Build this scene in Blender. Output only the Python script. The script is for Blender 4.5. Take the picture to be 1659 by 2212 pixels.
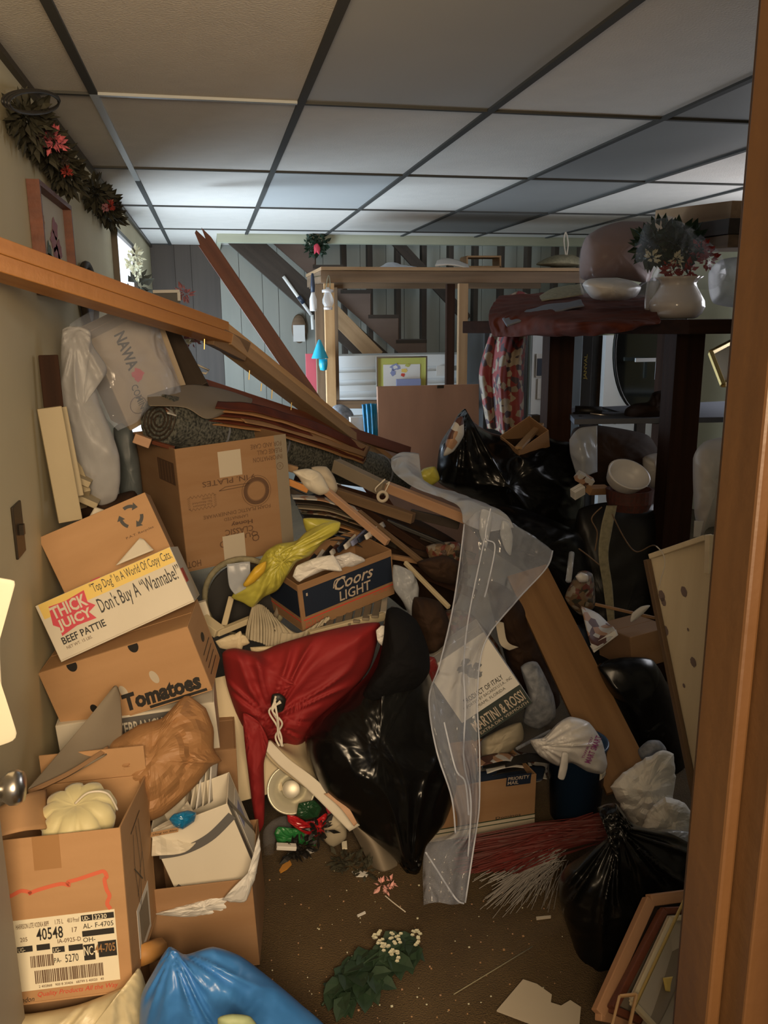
import bpy, math, random
from mathutils import Vector, Matrix, Euler, noise
S = bpy.context.scene
for o in list(bpy.data.objects): bpy.data.objects.remove(o)
# ------------------------------------------------------------------ camera
F, YAW, PIT, ROL, CH = 1787.0, 0.2010, 0.2268, -0.0079, 1.5
fw = Vector((math.sin(YAW)*math.cos(PIT), math.cos(YAW)*math.cos(PIT), -math.sin(PIT)))
r0 = Vector((math.cos(YAW), -math.sin(YAW), 0)); u0 = r0.cross(fw)
rt = r0*math.cos(ROL)+u0*math.sin(ROL); up = -r0*math.sin(ROL)+u0*math.cos(ROL)
EYE = Vector((0, 0, CH))
cd = bpy.data.cameras.new('camera'); cam = bpy.data.objects.new('camera', cd)
S.collection.objects.link(cam); S.camera = cam
cd.sensor_fit = 'HORIZONTAL'; cd.sensor_width = 36.0; cd.lens = 36.0*F/1659.0
cd.clip_start = 0.02; cd.clip_end = 60
cam.matrix_world = Matrix(((rt.x, up.x, -fw.x, 0), (rt.y, up.y, -fw.y, 0), (rt.z, up.z, -fw.z, CH), (0, 0, 0, 1)))
# ------------------------------------------------------------------ world, light, exposure
w = bpy.data.worlds.new('world'); S.world = w; w.use_nodes = True
w.node_tree.nodes['Background'].inputs[0].default_value = (0.75, 0.85, 1.0, 1)
w.node_tree.nodes['Background'].inputs[1].default_value = 0.15
def area(name, loc, target, size, power, col, sy=None):
    l = bpy.data.lights.new(name, 'AREA'); l.energy = power; l.color = col
    l.shape = 'RECTANGLE'; l.size = size; l.size_y = sy or size
    o = bpy.data.objects.new(name, l); S.collection.objects.link(o); o.location = loc
    o.rotation_euler = (Vector(target)-Vector(loc)).to_track_quat('-Z', 'Y').to_euler(); return o
area('hall_lamp', (0.04, -0.60, 1.75), (-0.02, 2.0, 1.0), 0.9, 78, (1.0, 0.74, 0.46), 0.5)
area('window_daylight', (-0.42, 5.05, 0.95), (1.6, 5.7, 1.35), 1.0, 74, (0.68, 0.84, 1.0), 1.0)
area('far_fill', (-0.40, 6.7, 1.1), (1.4, 6.9, 2.0), 0.9, 30, (0.68, 0.84, 1.0), 0.8)  # unseen fill added to lift the far left ceiling; no window here
area('stairwell_daylight', (2.2, 6.95, 3.3), (2.0, 7.4, 1.0), 0.9, 26, (0.75, 0.9, 1.0), 0.5)
area('ceiling_fill', (3.55, 3.6, 1.72), (0.6, 2.8, 2.1), 1.4, 26, (0.92, 0.93, 1.0), 0.8)  # added fill aimed up to brighten the ceiling; right wall has no window
S.view_settings.view_transform = 'Standard'; S.view_settings.look = 'None'
S.view_settings.gamma = 1.0; S.view_settings.use_curve_mapping = False
S.view_settings.exposure = 0.0

# ------------------------------------------------------------------ helpers
C = S.collection
PI = math.pi
V = Vector
def at(px, py, Y):
    d = fw*F + rt*(px-829.5) - up*(py-1106.0); return EYE + d*(Y/d.y)
def atz(px, py, z):
    d = fw*F + rt*(px-829.5) - up*(py-1106.0); return EYE + d*((z-CH)/d.z)
def atx(px, py, x):
    d = fw*F + rt*(px-829.5) - up*(py-1106.0); return EYE + d*(x/d.x)
MATS = {}
def mat(name, col, rough=0.7, col2=None, sc=(6, 6, 6), mix=0.5, bump=0.0, bsc=40, metal=0.0, coat=0.0, spec=0.5, alpha=None,
        emit=None, detail=4, contrast=1.0, sheen=0.0, trans=0.0, ridge=0.0, rsc=7.0):
    if name in MATS: return MATS[name]
    afac = .13 if (alpha or 0) < .08 else .30 if (alpha or 0) < .3 else .40
    m = bpy.data.materials.new(name); m.use_nodes = True; n = m.node_tree; N = n.nodes; L = n.links
    p = N['Principled BSDF']; MATS[name] = m
    p.inputs['Base Color'].default_value = (*col, 1); p.inputs['Roughness'].default_value = rough
    p.inputs['Metallic'].default_value = metal; p.inputs['Coat Weight'].default_value = coat
    p.inputs['Specular IOR Level'].default_value = spec
    p.inputs['Transmission Weight'].default_value = trans
    if sheen: p.inputs['Sheen Weight'].default_value = sheen
    tc = N.new('ShaderNodeTexCoord')
    if col2 is not None:
        mp = N.new('ShaderNodeMapping'); mp.inputs['Scale'].default_value = sc
        nz = N.new('ShaderNodeTexNoise'); nz.inputs['Scale'].default_value = 1.0; nz.inputs['Detail'].default_value = detail
        cr = N.new('ShaderNodeValToRGB'); c = 0.25/contrast
        cr.color_ramp.elements[0].position = 0.5-c; cr.color_ramp.elements[1].position = 0.5+c
        cr.color_ramp.elements[0].color = (*col, 1); cr.color_ramp.elements[1].color = (*col2, 1)
        L.new(tc.outputs['Object'], mp.inputs[0]); L.new(mp.outputs[0], nz.inputs['Vector'])
        L.new(nz.outputs['Fac'], cr.inputs[0]); L.new(cr.outputs[0], p.inputs['Base Color'])
    if bump:
        nb = N.new('ShaderNodeTexNoise'); nb.inputs['Scale'].default_value = bsc; nb.inputs['Detail'].default_value = 4
        b = N.new('ShaderNodeBump'); b.inputs['Strength'].default_value = bump; b.inputs['Distance'].default_value = 0.01
        L.new(tc.outputs['Object'], nb.inputs['Vector']); L.new(nb.outputs['Fac'], b.inputs['Height']); L.new(b.outputs[0], p.inputs['Normal'])
    if ridge:                                   # sharp creases of thin plastic, foil and paper
        nr = N.new('ShaderNodeTexNoise'); nr.noise_type = 'RIDGED_MULTIFRACTAL'; nr.normalize = False
        nr.inputs['Scale'].default_value = rsc; nr.inputs['Detail'].default_value = 5; nr.inputs['Roughness'].default_value = .6
        nr.inputs['Distortion'].default_value = 1.2
        b = N.new('ShaderNodeBump'); b.inputs['Strength'].default_value = ridge; b.inputs['Distance'].default_value = 0.012
        L.new(tc.outputs['Object'], nr.inputs['Vector']); L.new(nr.outputs['Fac'], b.inputs['Height']); L.new(b.outputs[0], p.inputs['Normal'])
    if emit:
        p.inputs['Emission Color'].default_value = (*emit[0], 1); p.inputs['Emission Strength'].default_value = emit[1]
    if alpha is not None:                       # thin plastic film: clear sheet mixed with a glossy milky skin
        out = N['Material Output']; tr = N.new('ShaderNodeBsdfTransparent'); mx = N.new('ShaderNodeMixShader')
        fr = N.new('ShaderNodeLayerWeight'); fr.inputs[0].default_value = 0.35
        ma = N.new('ShaderNodeMath'); ma.operation = 'MULTIPLY_ADD'; ma.inputs[1].default_value = afac; ma.inputs[2].default_value = alpha
        ma.use_clamp = True
        L.new(fr.outputs['Facing'], ma.inputs[0]); L.new(ma.outputs[0], mx.inputs[0])
        L.new(tr.outputs[0], mx.inputs[1]); L.new(p.outputs[0], mx.inputs[2]); L.new(mx.outputs[0], out.inputs[0])
    return m
def wood(name, c1, c2, rough=0.6, spec=0.3):
    return mat(name, c1, rough, c2, sc=(1.6, 34, 34), detail=6, bump=0.15, bsc=30, spec=spec)
class MB:
    def __init__(s): s.v = []; s.f = []; s.m = []
    def add(s, vs, fs, mi=0):
        b = len(s.v); s.v += [V(x) for x in vs]; s.f += [tuple(i+b for i in f) for f in fs]; s.m += [mi]*len(fs)
    def box(s, a, b, mi=0, M=None, bev=0.0):
        x0, y0, z0 = a; x1, y1, z1 = b
        vs = [V((x, y, z)) for z in (z0, z1) for y in (y0, y1) for x in (x0, x1)]
        if M: vs = [M @ q for q in vs]
        s.add(vs, [(0, 2, 3, 1), (4, 5, 7, 6), (0, 1, 5, 4), (2, 6, 7, 3), (0, 4, 6, 2), (1, 3, 7, 5)], mi)
    def tube(s, pts, r, n=8, mi=0, cap=True):
        pts = [V(p) for p in pts]; rs = r if isinstance(r, (list, tuple)) else [r]*len(pts)
        rings = []; prev = None
        for i, p in enumerate(pts):
            t = (pts[min(i+1, len(pts)-1)]-pts[max(i-1, 0)]).normalized()
            a = prev if prev else (V((0, 0, 1)) if abs(t.z) < .9 else V((1, 0, 0)))
            x = (a - t*a.dot(t)).normalized(); y = t.cross(x); prev = x
            rings.append([p + (x*math.cos(2*PI*k/n)+y*math.sin(2*PI*k/n))*rs[i] for k in range(n)])
        vs = [q for g in rings for q in g]; fs = []
        for i in range(len(pts)-1):
            for k in range(n): a = i*n+k; b = i*n+(k+1) % n; fs.append((a, b, b+n, a+n))
        if cap: fs += [tuple(range(n-1, -1, -1)), tuple(range((len(pts)-1)*n, len(pts)*n))]
        s.add(vs, fs, mi)
    def prism(s, poly, z0, z1, mi=0, M=None):
        n = len(poly); vs = [V((x, y, z0)) for x, y in poly]+[V((x, y, z1)) for x, y in poly]
        if M: vs = [M @ q for q in vs]
        s.add(vs, [tuple(range(n-1, -1, -1)), tuple(range(n, 2*n))]+[(i, (i+1) % n, (i+1) % n+n, i+n) for i in range(n)], mi)
    def lathe(s, prof, M=None, n=24, mi=0, ruf=None):
        vs = []; fs = []
        for j, (r, z) in enumerate(prof):
            for k in range(n):
                a = 2*PI*k/n; rr = r*(1+(ruf(j, a) if ruf else 0)); q = V((rr*math.cos(a), rr*math.sin(a), z)); vs.append(M @ q if M else q)
        for j in range(len(prof)-1):
            for k in range(n): a = j*n+k; b = j*n+(k+1) % n; fs.append((a, b, b+n, a+n))
        s.add(vs, fs, mi)
    def grid(s, pts, mi=0, closed=False):
        R_, K = len(pts), len(pts[0]); fs = []
        for i in range(R_-1):
            for k in range(K-(0 if closed else 1)): a = i*K+k; b = i*K+(k+1) % K; fs.append((a, b, b+K, a+K))
        s.add([q for g in pts for q in g], fs, mi)
    def out(s, name, mats, parent=None, M=None, smooth=False, label=None, cat=None, group=None, kind=None, solid=0, bevel=0, sub=0):
        me = bpy.data.meshes.new(name); vs = s.v; c = None
        if M is None:
            if parent is None:
                c = V(((min(p.x for p in vs)+max(p.x for p in vs))/2, (min(p.y for p in vs)+max(p.y for p in vs))/2, min(p.z for p in vs)))
            else:
                c = V((0, 0, 0))
                vs = s.v
                c = V((sum(p.x for p in vs)/len(vs), sum(p.y for p in vs)/len(vs), sum(p.z for p in vs)/len(vs)))
            vs = [p-c for p in vs]; M = Matrix.Translation(c)
        me.from_pydata([tuple(p) for p in vs], [], s.f)
        for mm in (mats if isinstance(mats, (list, tuple)) else [mats]): me.materials.append(mm)
        me.polygons.foreach_set('material_index', s.m)
        if smooth: me.polygons.foreach_set('use_smooth', [True]*len(s.f))
        me.update()
        o = bpy.data.objects.new(name, me); C.objects.link(o)
        if parent is not None:
            o.parent = parent; o.matrix_basis = (PW[parent.name].inverted() @ M)
        else: o.matrix_basis = M
        PW[o.name] = M.copy()
        tag(o, label, cat, group, kind)
        if bevel:
            b = o.modifiers.new('bevel', 'BEVEL'); b.width = bevel; b.segments = 2; b.limit_method = 'ANGLE'
        if solid:
            d = o.modifiers.new('solidify', 'SOLIDIFY'); d.thickness = solid; d.offset = 0
        if sub:
            d = o.modifiers.new('subsurf', 'SUBSURF'); d.levels = sub; d.render_levels = sub
        return o
PW = {}
def tag(o, label=None, cat=None, group=None, kind=None):
    if label: o['label'] = label
    if cat: o['category'] = cat
    if group: o['group'] = group
    if kind: o['kind'] = kind
    return o
def root(name, label, cat, loc=(0, 0, 0), group=None, M=None):
    o = bpy.data.objects.new(name, None); C.objects.link(o); M = M or Matrix.Translation(loc)
    o.matrix_basis = M; PW[o.name] = M.copy(); o.empty_display_size = .05
    return tag(o, label, cat, group)
def frame(p0, p1, upv):      # x along p0->p1, z close to upv
    x = (p1-p0).normalized(); z = (upv-x*upv.dot(x)).normalized(); y = z.cross(x)
    return Matrix(((x.x, y.x, z.x, p0.x), (x.y, y.y, z.y, p0.y), (x.z, y.z, z.z, p0.z), (0, 0, 0, 1)))
def plank(name, p0, p1, w, t, m, upv=(0, 0, 1), parent=None, label=None, cat=None, group=None, kind=None, bevel=.002, splint=0):
    """board from p0 to p1; w = size along upv, t = size across"""
    p0, p1 = V(p0), V(p1); M = frame(p0, p1, V(upv)); L_ = (p1-p0).length; b = MB()
    if splint:
        rnd = random.Random(len(name)+int(L_*100)); n = 6
        prof = [(0, -w/2), (L_, -w/2), (L_, w/2)]+[(rnd.uniform(-splint, splint*.3), w/2-w*(i+.5)/n) for i in range(n)]
        b.prism(prof, -t/2, t/2, M=Matrix(((1, 0, 0, 0), (0, 0, 1, 0), (0, 1, 0, 0), (0, 0, 0, 1))))
    else: b.box((0, -t/2, -w/2), (L_, t/2, w/2))
    return b.out(name, m, parent, M=M, label=label, cat=cat, group=group, kind=kind, bevel=bevel)
def wrinkle(p, s):           # sharp multi-octave fold pattern, about -0.6..1
    w_ = V((noise.noise(p*s*.5), noise.noise(p*s*.5+V((9, 2, 5))), noise.noise(p*s*.5+V((3, 8, 1)))))*.9
    q = p*s+w_; h = 0; a = 1.0
    for k in range(4):
        h += a*(1-2.6*abs(noise.noise(q))); q = q*2.07+V((1.7, 4.1, 2.3)); a *= .5
    return h*.5
def crumple(p, s):           # creased facets of crumpled paper
    d1 = noise.voronoi(p*s+V((1, 1, 1))*noise.noise(p*s*.6)*.6)[0]; d2 = noise.voronoi(p*s*2.3)[0]
    return (d1[1]-d1[0])*1.0-.45+(d2[1]-d2[0])*.35-.12+.4*noise.noise(p*s)
def cr(p, t):                # Catmull-Rom through list p of Vectors, t in 0..1
    n = len(p)-1; x = min(max(t, 0), 1)*n; i = min(int(x), n-1); u = x-i
    a = p[max(i-1, 0)]; b = p[i]; c = p[i+1]; d = p[min(i+2, n)]
    return 0.5*((2*b)+(c-a)*u+(2*a-5*b+4*c-d)*u*u+(3*b-a-3*c+d)*u*u*u)
def sheet(name, rows, m, nx=30, ny=30, amp=0.006, sc=9, solid=0.0015, seed=0, ridged=True, parent=None, smooth=True, pleat=None, **k):
    """cloth or film through rows of (px, py, Y); wrinkled along the view"""
    R_ = [[at(*q) for q in g] for g in rows]; b = MB(); pts = []
    for j in range(ny+1):
        v = j/ny; line = [cr([cr(g, u/nx) for g in R_], v) for u in range(nx+1)]
        for i, p in enumerate(line):
            q = p*sc+V((seed*7.1, seed*3.3, 0)); h = noise.noise(q)+.5*noise.noise(q*2.3)
            if ridged: h = .55*(1-2.2*abs(h))+.75*wrinkle(p+V((seed, 0, 0)), sc*1.5)
            d = h*amp
            if pleat: d += pleat[1]*math.sin(pleat[0]*2*PI*(i/nx)+1.3*noise.noise(q*.4))
            line[i] = p + (EYE-p).normalized()*d + V((0, 0, 1))*amp*.4*noise.noise(q*1.7)
        pts.append(line)
    b.grid(pts); return b.out(name, m, parent, smooth=smooth, solid=solid, **k)
def resamp(poly, n, kk=.6):
    P = [V((x, y, 0)) for x, y in poly]; m_ = len(P)
    out = []
    seg = [(P[(i+1) % m_]-P[i]).length for i in range(m_)]; T = sum(seg)
    for k in range(n):
        s_ = k*T/n; i = 0
        while s_ > seg[i] and i < m_-1: s_ -= seg[i]; i += 1
        u = s_/seg[i]; a, b_, c, d = P[(i-1) % m_], P[i], P[(i+1) % m_], P[(i+2) % m_]
        q = 0.5*((2*b_)+(c-a)*u+(2*a-5*b_+4*c-d)*u*u+(3*b_-a-3*c+d)*u*u*u)
        q = q*kk+(b_.lerp(c, u))*(1-kk)
        out.append((q.x, q.y))
    return out
def puff(name, poly, Y, T, m, N=64, rings=12, amp=.01, sc=9, seed=0, grad=(0, 0), back=None, knot=None, folds=0, ctr=None, jag=0, smooth=True, parent=None, power=.5, **k):
    """closed soft body (bag, cushion, crumpled paper): outline in view, real thickness T"""
    sz = max(max(p[0] for p in poly)-min(p[0] for p in poly), max(p[1] for p in poly)-min(p[1] for p in poly))
    if sz > 150 and smooth: N = int(N*1.7); rings = int(rings*1.9)
    elif smooth: N = int(N*1.3); rings = int(rings*1.4)
    P = resamp(poly, N, .6 if smooth else .15)
    cx = ctr[0] if ctr else sum(p[0] for p in P)/N; cy = ctr[1] if ctr else sum(p[1] for p in P)/N
    def pt(px, py, s_, t_):
        yy = Y + grad[0]*(px-cx)/100+grad[1]*(py-cy)/100
        base = at(px, py, yy); view = (base-EYE).normalized(); th = T*.5 if s_ > 0 else (back if back is not None else T*.5)
        d = s_*th*max(0, 1-t_*t_)**power
        pb = base+V((seed*1.3, seed*.7, 0))
        if smooth: h = amp*(.7*(noise.noise(pb*sc*.7))+.8*wrinkle(pb, sc*1.1))
        else: h = amp*1.25*crumple(pb, sc*1.3)
        if folds and knot:
            a = math.atan2(py-knot[1], px-knot[0]); dist = math.hypot(px-knot[0], py-knot[1])
            h += folds*(1-2*abs(math.sin(a*9+3*noise.noise(V((a*3, seed, dist*.004))))))*math.exp(-dist/260.0)
        e = (1-.6*t_**6)
        return base - view*d - view*h*e*(1 if s_ > 0 else -1)
    b = MB(); front = []; rear = []
    for j in range(1, rings+1):
        t = math.sin(j/rings*PI/2)
        gf = []; gb = []
        for i, (x, y) in enumerate(P):
            jx = jag*noise.noise(V((i*.7, seed, 1))) if jag else 0
            px = cx+(x-cx)*t*(1+jx); py = cy+(y-cy)*t*(1+jx)
            gf.append(pt(px, py, 1, t)); gb.append(pt(px, py, -1, t))
        front.append(gf); rear.append(gb)
    vs = [pt(cx, cy, 1, 0)]+[q for g in front for q in g]; n0 = len(vs)
    fs = [(0, 1+(i+1) % N, 1+i) for i in range(N)]
    for j in range(rings-1):
        for i in range(N): a = 1+j*N+i; c = 1+j*N+(i+1) % N; fs.append((a, c, c+N, a+N))
    vs += [pt(cx, cy, -1, 0)]+[q for g in rear[:-1] for q in g]
    fs += [(n0, n0+1+i, n0+1+(i+1) % N) for i in range(N)]
    for j in range(rings-1):
        for i in range(N):
            i2 = (i+1) % N; a = n0+1+j*N+i; c = n0+1+j*N+i2
            if j < rings-2: a2 = a+N; c2 = c+N
            else: a2 = 1+(rings-1)*N+i; c2 = 1+(rings-1)*N+i2
            fs.append((a, a2, c2, c))
    b.add(vs, fs); return b.out(name, m, parent, smooth=smooth, **k)
def pose(c, e): return Matrix.Translation(c) @ Euler(e, 'XYZ').to_matrix().to_4x4()
def face(M, dims, f):        # frame on a box face: x right, y up, z outward, origin lower left corner
    w_, d_, h_ = dims
    T = {'front': ((-w_/2, -d_/2, -h_/2), (1, 0, 0), (0, 0, 1), (0, -1, 0)), 'right': ((w_/2, -d_/2, -h_/2), (0, 1, 0), (0, 0, 1), (1, 0, 0)),
         'left': ((-w_/2, d_/2, -h_/2), (0, -1, 0), (0, 0, 1), (-1, 0, 0)), 'top': ((-w_/2, -d_/2, h_/2), (1, 0, 0), (0, 1, 0), (0, 0, 1))}[f]
    o, x, y, z = [V(q) for q in T]
    return M @ Matrix(((x.x, y.x, z.x, o.x), (x.y, y.y, z.y, o.y), (x.z, y.z, z.z, o.z), (0, 0, 0, 1)))
def txt(parent, FM, s, x0, y0, x1, y1, m, bold=0.0, shear=0.0, rot=0, lift=.0012, ang=0, name='lettering'):
    cu = bpy.data.curves.new('t', 'FONT'); cu.body = s; cu.offset = bold; cu.shear = shear; cu.resolution_u = 2
    o = bpy.data.objects.new('t', cu); C.objects.link(o); bpy.context.view_layer.update()
    me = bpy.data.meshes.new_from_object(o.evaluated_get(bpy.context.evaluated_depsgraph_get())); bpy.data.objects.remove(o)
    xs = [q.co.x for q in me.vertices]; ys = [q.co.y for q in me.vertices]
    ax, bx, ay, by = min(xs), max(xs), min(ys), max(ys)
    for q in me.vertices:
        u = (q.co.x-ax)/(bx-ax); v = (q.co.y-ay)/(by-ay)
        if rot == 180: u, v = 1-u, 1-v
        x, y = x0+u*(x1-x0), y0+v*(y1-y0)
        if ang:
            dx, dy = x-x0, y-y0; x = x0+dx*math.cos(ang)-dy*math.sin(ang); y = y0+dx*math.sin(ang)+dy*math.cos(ang)
        q.co = (x, y, lift)
    me.materials.clear(); me.materials.append(m); me.name = name
    ob = bpy.data.objects.new(name, me); C.objects.link(ob); ob.parent = parent
    ob.matrix_basis = PW[parent.name].inverted() @ FM; PW[ob.name] = FM.copy()
    return ob
def patch(parent, FM, x0, y0, x1, y1, m, name='printed_panel', lift=.0006, th=.0006, label=None):
    b = MB(); b.box((x0, y0, 0), (x1, y1, lift)); return b.out(name, m, parent, M=FM, label=label)
def ppoly(parent, FM, poly, m, name='printed_mark', lift=.001):
    b = MB(); b.prism(poly, lift-.0004, lift); return b.out(name, m, parent, M=FM)
def stroke(parent, FM, pts, wd, m, name='pen_line', lift=.0014, smoothn=0, taper=False):
    P = [V((x, y, 0)) for x, y in pts]
    if smoothn: P = [cr(P, i/smoothn) for i in range(smoothn+1)]
    L_, R_ = [], []
    for i, p in enumerate(P):
        t = (P[min(i+1, len(P)-1)]-P[max(i-1, 0)]).normalized(); n = V((-t.y, t.x, 0)); ww = wd/2
        if taper: ww *= .45+.55*abs(t.y)
        L_.append((p+n*ww+V((0, 0, lift)))); R_.append((p-n*ww+V((0, 0, lift))))
    b = MB(); b.grid([L_, R_]); return b.out(name, m, parent, M=FM)
def carton(name, label, cat, c, e, dims, m, open_top=False, inner=None, flaps=(), t=.004, group=None, top=None):
    M = pose(c, e); w_, d_, h_ = dims; R_ = root(name, label, cat, M=M, group=group); b = MB()
    x, y, z = w_/2, d_/2, h_/2
    b.box((-x, -y, -z), (x, y, -z+t)); b.box((-x, -y, -z+t), (x, -y+t, z)); b.box((-x, y-t, -z+t), (x, y, z))
    b.box((-x, -y+t, -z+t), (-x+t, y-t, z)); b.box((x-t, -y+t, -z+t), (x, y-t, z))
    if not open_top:
        b.box((-x+t, -y+t, z-t), (x-t, -.001, z)); b.box((-x+t, .001, z-t), (x-t, y-t, z))
    b.out('body', m, R_, M=M, bevel=.0015)
    for f, a, L_ in flaps:
        fb = MB(); fb.box((0, 0, 0), ({'front': w_, 'back': w_}.get(f, d_), L_, t*.8))
        hinge = {'front': ((-x, -y, z), 0), 'back': ((x, y, z), PI), 'left': ((-x, y, z), -PI/2), 'right': ((x, -y, z), PI/2)}[f]
        FM = M @ Matrix.Translation(hinge[0]) @ Matrix.Rotation(hinge[1], 4, 'Z') @ Matrix.Rotation(a, 4, 'X')
        fb.out('flap', m, R_, M=FM)
    return R_, M, dims
def tube_obj(name, pts, r, m, parent=None, n=8, sm=24, **k):
    P = [V(p) for p in pts]
    if sm: P = [cr(P, i/sm) for i in range(sm+1)]
    b = MB(); b.tube(P, r, n); return b.out(name, m, parent, smooth=True, **k)
def leaves(name, m, centers, nL, size, parent=None, seed=1, **k):
    rnd = random.Random(seed); b = MB()
    for c, rad in centers:
        for i in range(nL):
            a = V((rnd.gauss(0, 1), rnd.gauss(0, 1), rnd.gauss(0, 1))).normalized(); p = V(c)+a*rad*rnd.uniform(.2, 1)
            s_ = size*rnd.uniform(.6, 1.3); side = a.cross(V((rnd.random(), rnd.random(), rnd.random()))).normalized()*s_*.28
            n_ = a.cross(side).normalized()*s_*.12
            b.add([p, p+a*s_*.4+side+n_, p+a*s_*1.0, p+a*s_*.4-side+n_, p+a*s_*.45-n_], [(0, 1, 4), (1, 2, 4), (2, 3, 4), (3, 0, 4)])
    return b.out(name, m, parent, **k)
# ------------------------------------------------------------------ materials
m_wall = mat('wall_paint', (0.60, 0.53, 0.35), .7, (0.52, 0.455, 0.29), sc=(2, 2, 2), bump=.05, bsc=8)
m_tile = mat('ceiling_tile', (0.74, 0.70, 0.64), .9, (0.68, 0.645, 0.59), sc=(9, 9, 9), bump=.25, bsc=160)
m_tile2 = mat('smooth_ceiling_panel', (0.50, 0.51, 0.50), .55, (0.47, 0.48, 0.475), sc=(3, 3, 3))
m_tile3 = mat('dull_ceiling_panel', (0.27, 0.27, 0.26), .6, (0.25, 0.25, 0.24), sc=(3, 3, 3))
m_grid = mat('grid_bar', (0.07, 0.07, 0.065), .8, spec=.2)
m_grid_l = mat('grid_bar_pale', (0.40, 0.42, 0.42), .35)  # paler than the other grid bars
m_carpet = mat('carpet', (0.115, 0.073, 0.029), .95, (0.07, 0.043, 0.017), sc=(5, 5, 5), bump=.9, bsc=260, contrast=1.2)
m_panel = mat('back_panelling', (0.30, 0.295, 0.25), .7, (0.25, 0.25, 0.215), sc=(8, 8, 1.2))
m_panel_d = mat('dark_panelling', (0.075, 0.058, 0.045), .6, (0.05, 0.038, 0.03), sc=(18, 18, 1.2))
m_jamb = mat('stained_jamb', (0.080, 0.037, 0.012), .45, (0.038, 0.016, 0.005), sc=(25, 25, 1.4), bump=.15, bsc=25, spec=.5)
m_door = mat('door_paint', (0.36, 0.32, 0.25), .55, (0.31, 0.27, 0.21), sc=(3, 3, 3))
m_cream = mat('cream_beam', (0.45, 0.46, 0.34), .6, (0.38, 0.39, 0.29), sc=(3, 20, 20))
m_stud = wood('stud_wood', (0.20, 0.125, 0.07), (0.11, 0.07, 0.04))
m_dark = wood('dark_wood', (0.040, 0.017, 0.009), (0.02, 0.009, 0.005), .75, .15)
m_darker = wood('stair_wood', (0.05, 0.035, 0.025), (0.03, 0.022, 0.016), .6)
m_stairply = mat('stair_side', (0.15, 0.10, 0.075), .75, (0.11, 0.073, 0.055), sc=(2, 2, 9))
m_drape = mat('draped_bag_film', (0.40, 0.40, 0.41), .42, alpha=.62, ridge=.8, rsc=7)
m_boxtan = mat('wrapped_tan_card', (0.42, 0.34, 0.24), .7, (0.38, 0.30, 0.21), sc=(4, 4, 4))
m_cpine = mat('cream_pine', (0.74, 0.64, 0.45), .55, (0.66, 0.56, 0.38), sc=(30, 30, 2))
m_ply = mat('plywood', (0.34, 0.19, 0.125), .7, (0.26, 0.145, 0.095), sc=(2, 2, 9))
m_lwood = wood('pine', (0.52, 0.33, 0.16), (0.40, 0.23, 0.10))
m_lwood2 = wood('weathered_pine', (0.36, 0.23, 0.12), (0.25, 0.15, 0.075))
m_owood = wood('orange_pine', (0.55, 0.25, 0.07), (0.42, 0.17, 0.04), .45)
m_rwood = wood('red_stained_wood', (0.17, 0.055, 0.028), (0.10, 0.032, 0.018), .5)
m_pink = wood('raw_wood_strip', (0.48, 0.30, 0.19), (0.38, 0.22, 0.13))
m_card = mat('cardboard', (0.43, 0.25, 0.12), .8, (0.38, 0.215, 0.098), sc=(4, 4, 22), bump=.05, bsc=60)
m_card_d = mat('brown_cardboard', (0.29, 0.168, 0.085), .8, (0.25, 0.135, 0.06), sc=(4, 4, 22), bump=.05, bsc=60)
m_card_g = mat('grey_board', (0.23, 0.19, 0.14), .75, (0.19, 0.155, 0.11), sc=(4, 4, 4))
m_white = mat('white_board', (0.62, 0.57, 0.47), .7, (0.56, 0.51, 0.41), sc=(5, 5, 5))
m_ivory = mat('ivory_board', (0.58, 0.49, 0.32), .65, (0.50, 0.42, 0.27), sc=(4, 4, 4))
m_paper = mat('white_paper', (0.66, 0.64, 0.60), .7, (0.60, 0.58, 0.54), sc=(7, 7, 7))
m_kraft = mat('kraft_paper', (0.36, 0.19, 0.08), .6, (0.31, 0.155, 0.062), sc=(6, 6, 6), ridge=.25, rsc=9)
m_black = mat('black_plastic_bag', (0.004, 0.004, 0.004), .26, spec=.30, ridge=.7, rsc=6)
m_blackm = mat('black_rubber', (0.012, 0.011, 0.010), .5)
m_blue = mat('blue_plastic_bag', (0.045, 0.19, 0.50), .36, (0.035, 0.15, 0.42), sc=(6, 6, 6), ridge=.5, rsc=5)
m_yellow = mat('yellow_plastic_bag', (0.41, 0.39, 0.07), .42, (0.38, 0.33, 0.04), sc=(6, 6, 6), ridge=.8, rsc=10)
m_red = mat('red_fabric', (0.27, 0.010, 0.011), .75, (0.19, 0.007, 0.009), sc=(6, 6, 6), ridge=.7, rsc=6)
m_film = mat('clear_film', (0.62, 0.68, 0.82), .13, alpha=.12, ridge=1.0, rsc=11, spec=1.0)
m_film2 = mat('milky_film', (0.56, 0.60, 0.66), .28, alpha=.36, ridge=.9, rsc=8)
m_film3 = mat('translucent_bag', (0.60, 0.60, 0.64), .16, alpha=.06, ridge=1.0, rsc=9)
m_wbag = mat('white_plastic_bag', (0.62, 0.60, 0.58), .38, (0.55, 0.53, 0.51), sc=(5, 5, 5), ridge=.8, rsc=8)
m_ink = mat('black_ink', (0.02, 0.018, 0.016), .6)
m_inkb = mat('brown_ink', (0.10, 0.05, 0.025), .7)
m_redink = mat('red_ink', (0.55, 0.06, 0.04), .6)
m_redprint = mat('red_print', (0.55, 0.045, 0.075), .6)
m_yelprint = mat('yellow_print', (0.70, 0.50, 0.12), .6)
m_navy = mat('navy_print', (0.012, 0.020, 0.040), .5)
m_silver = mat('tan_print', (0.46, 0.38, 0.30), .5)
m_label = mat('label_paper', (0.74, 0.68, 0.52), .6)
m_tape = mat('packing_tape', (0.34, 0.185, 0.08), .3)
m_tapew = mat('masking_tape', (0.46, 0.40, 0.31), .7)
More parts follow.
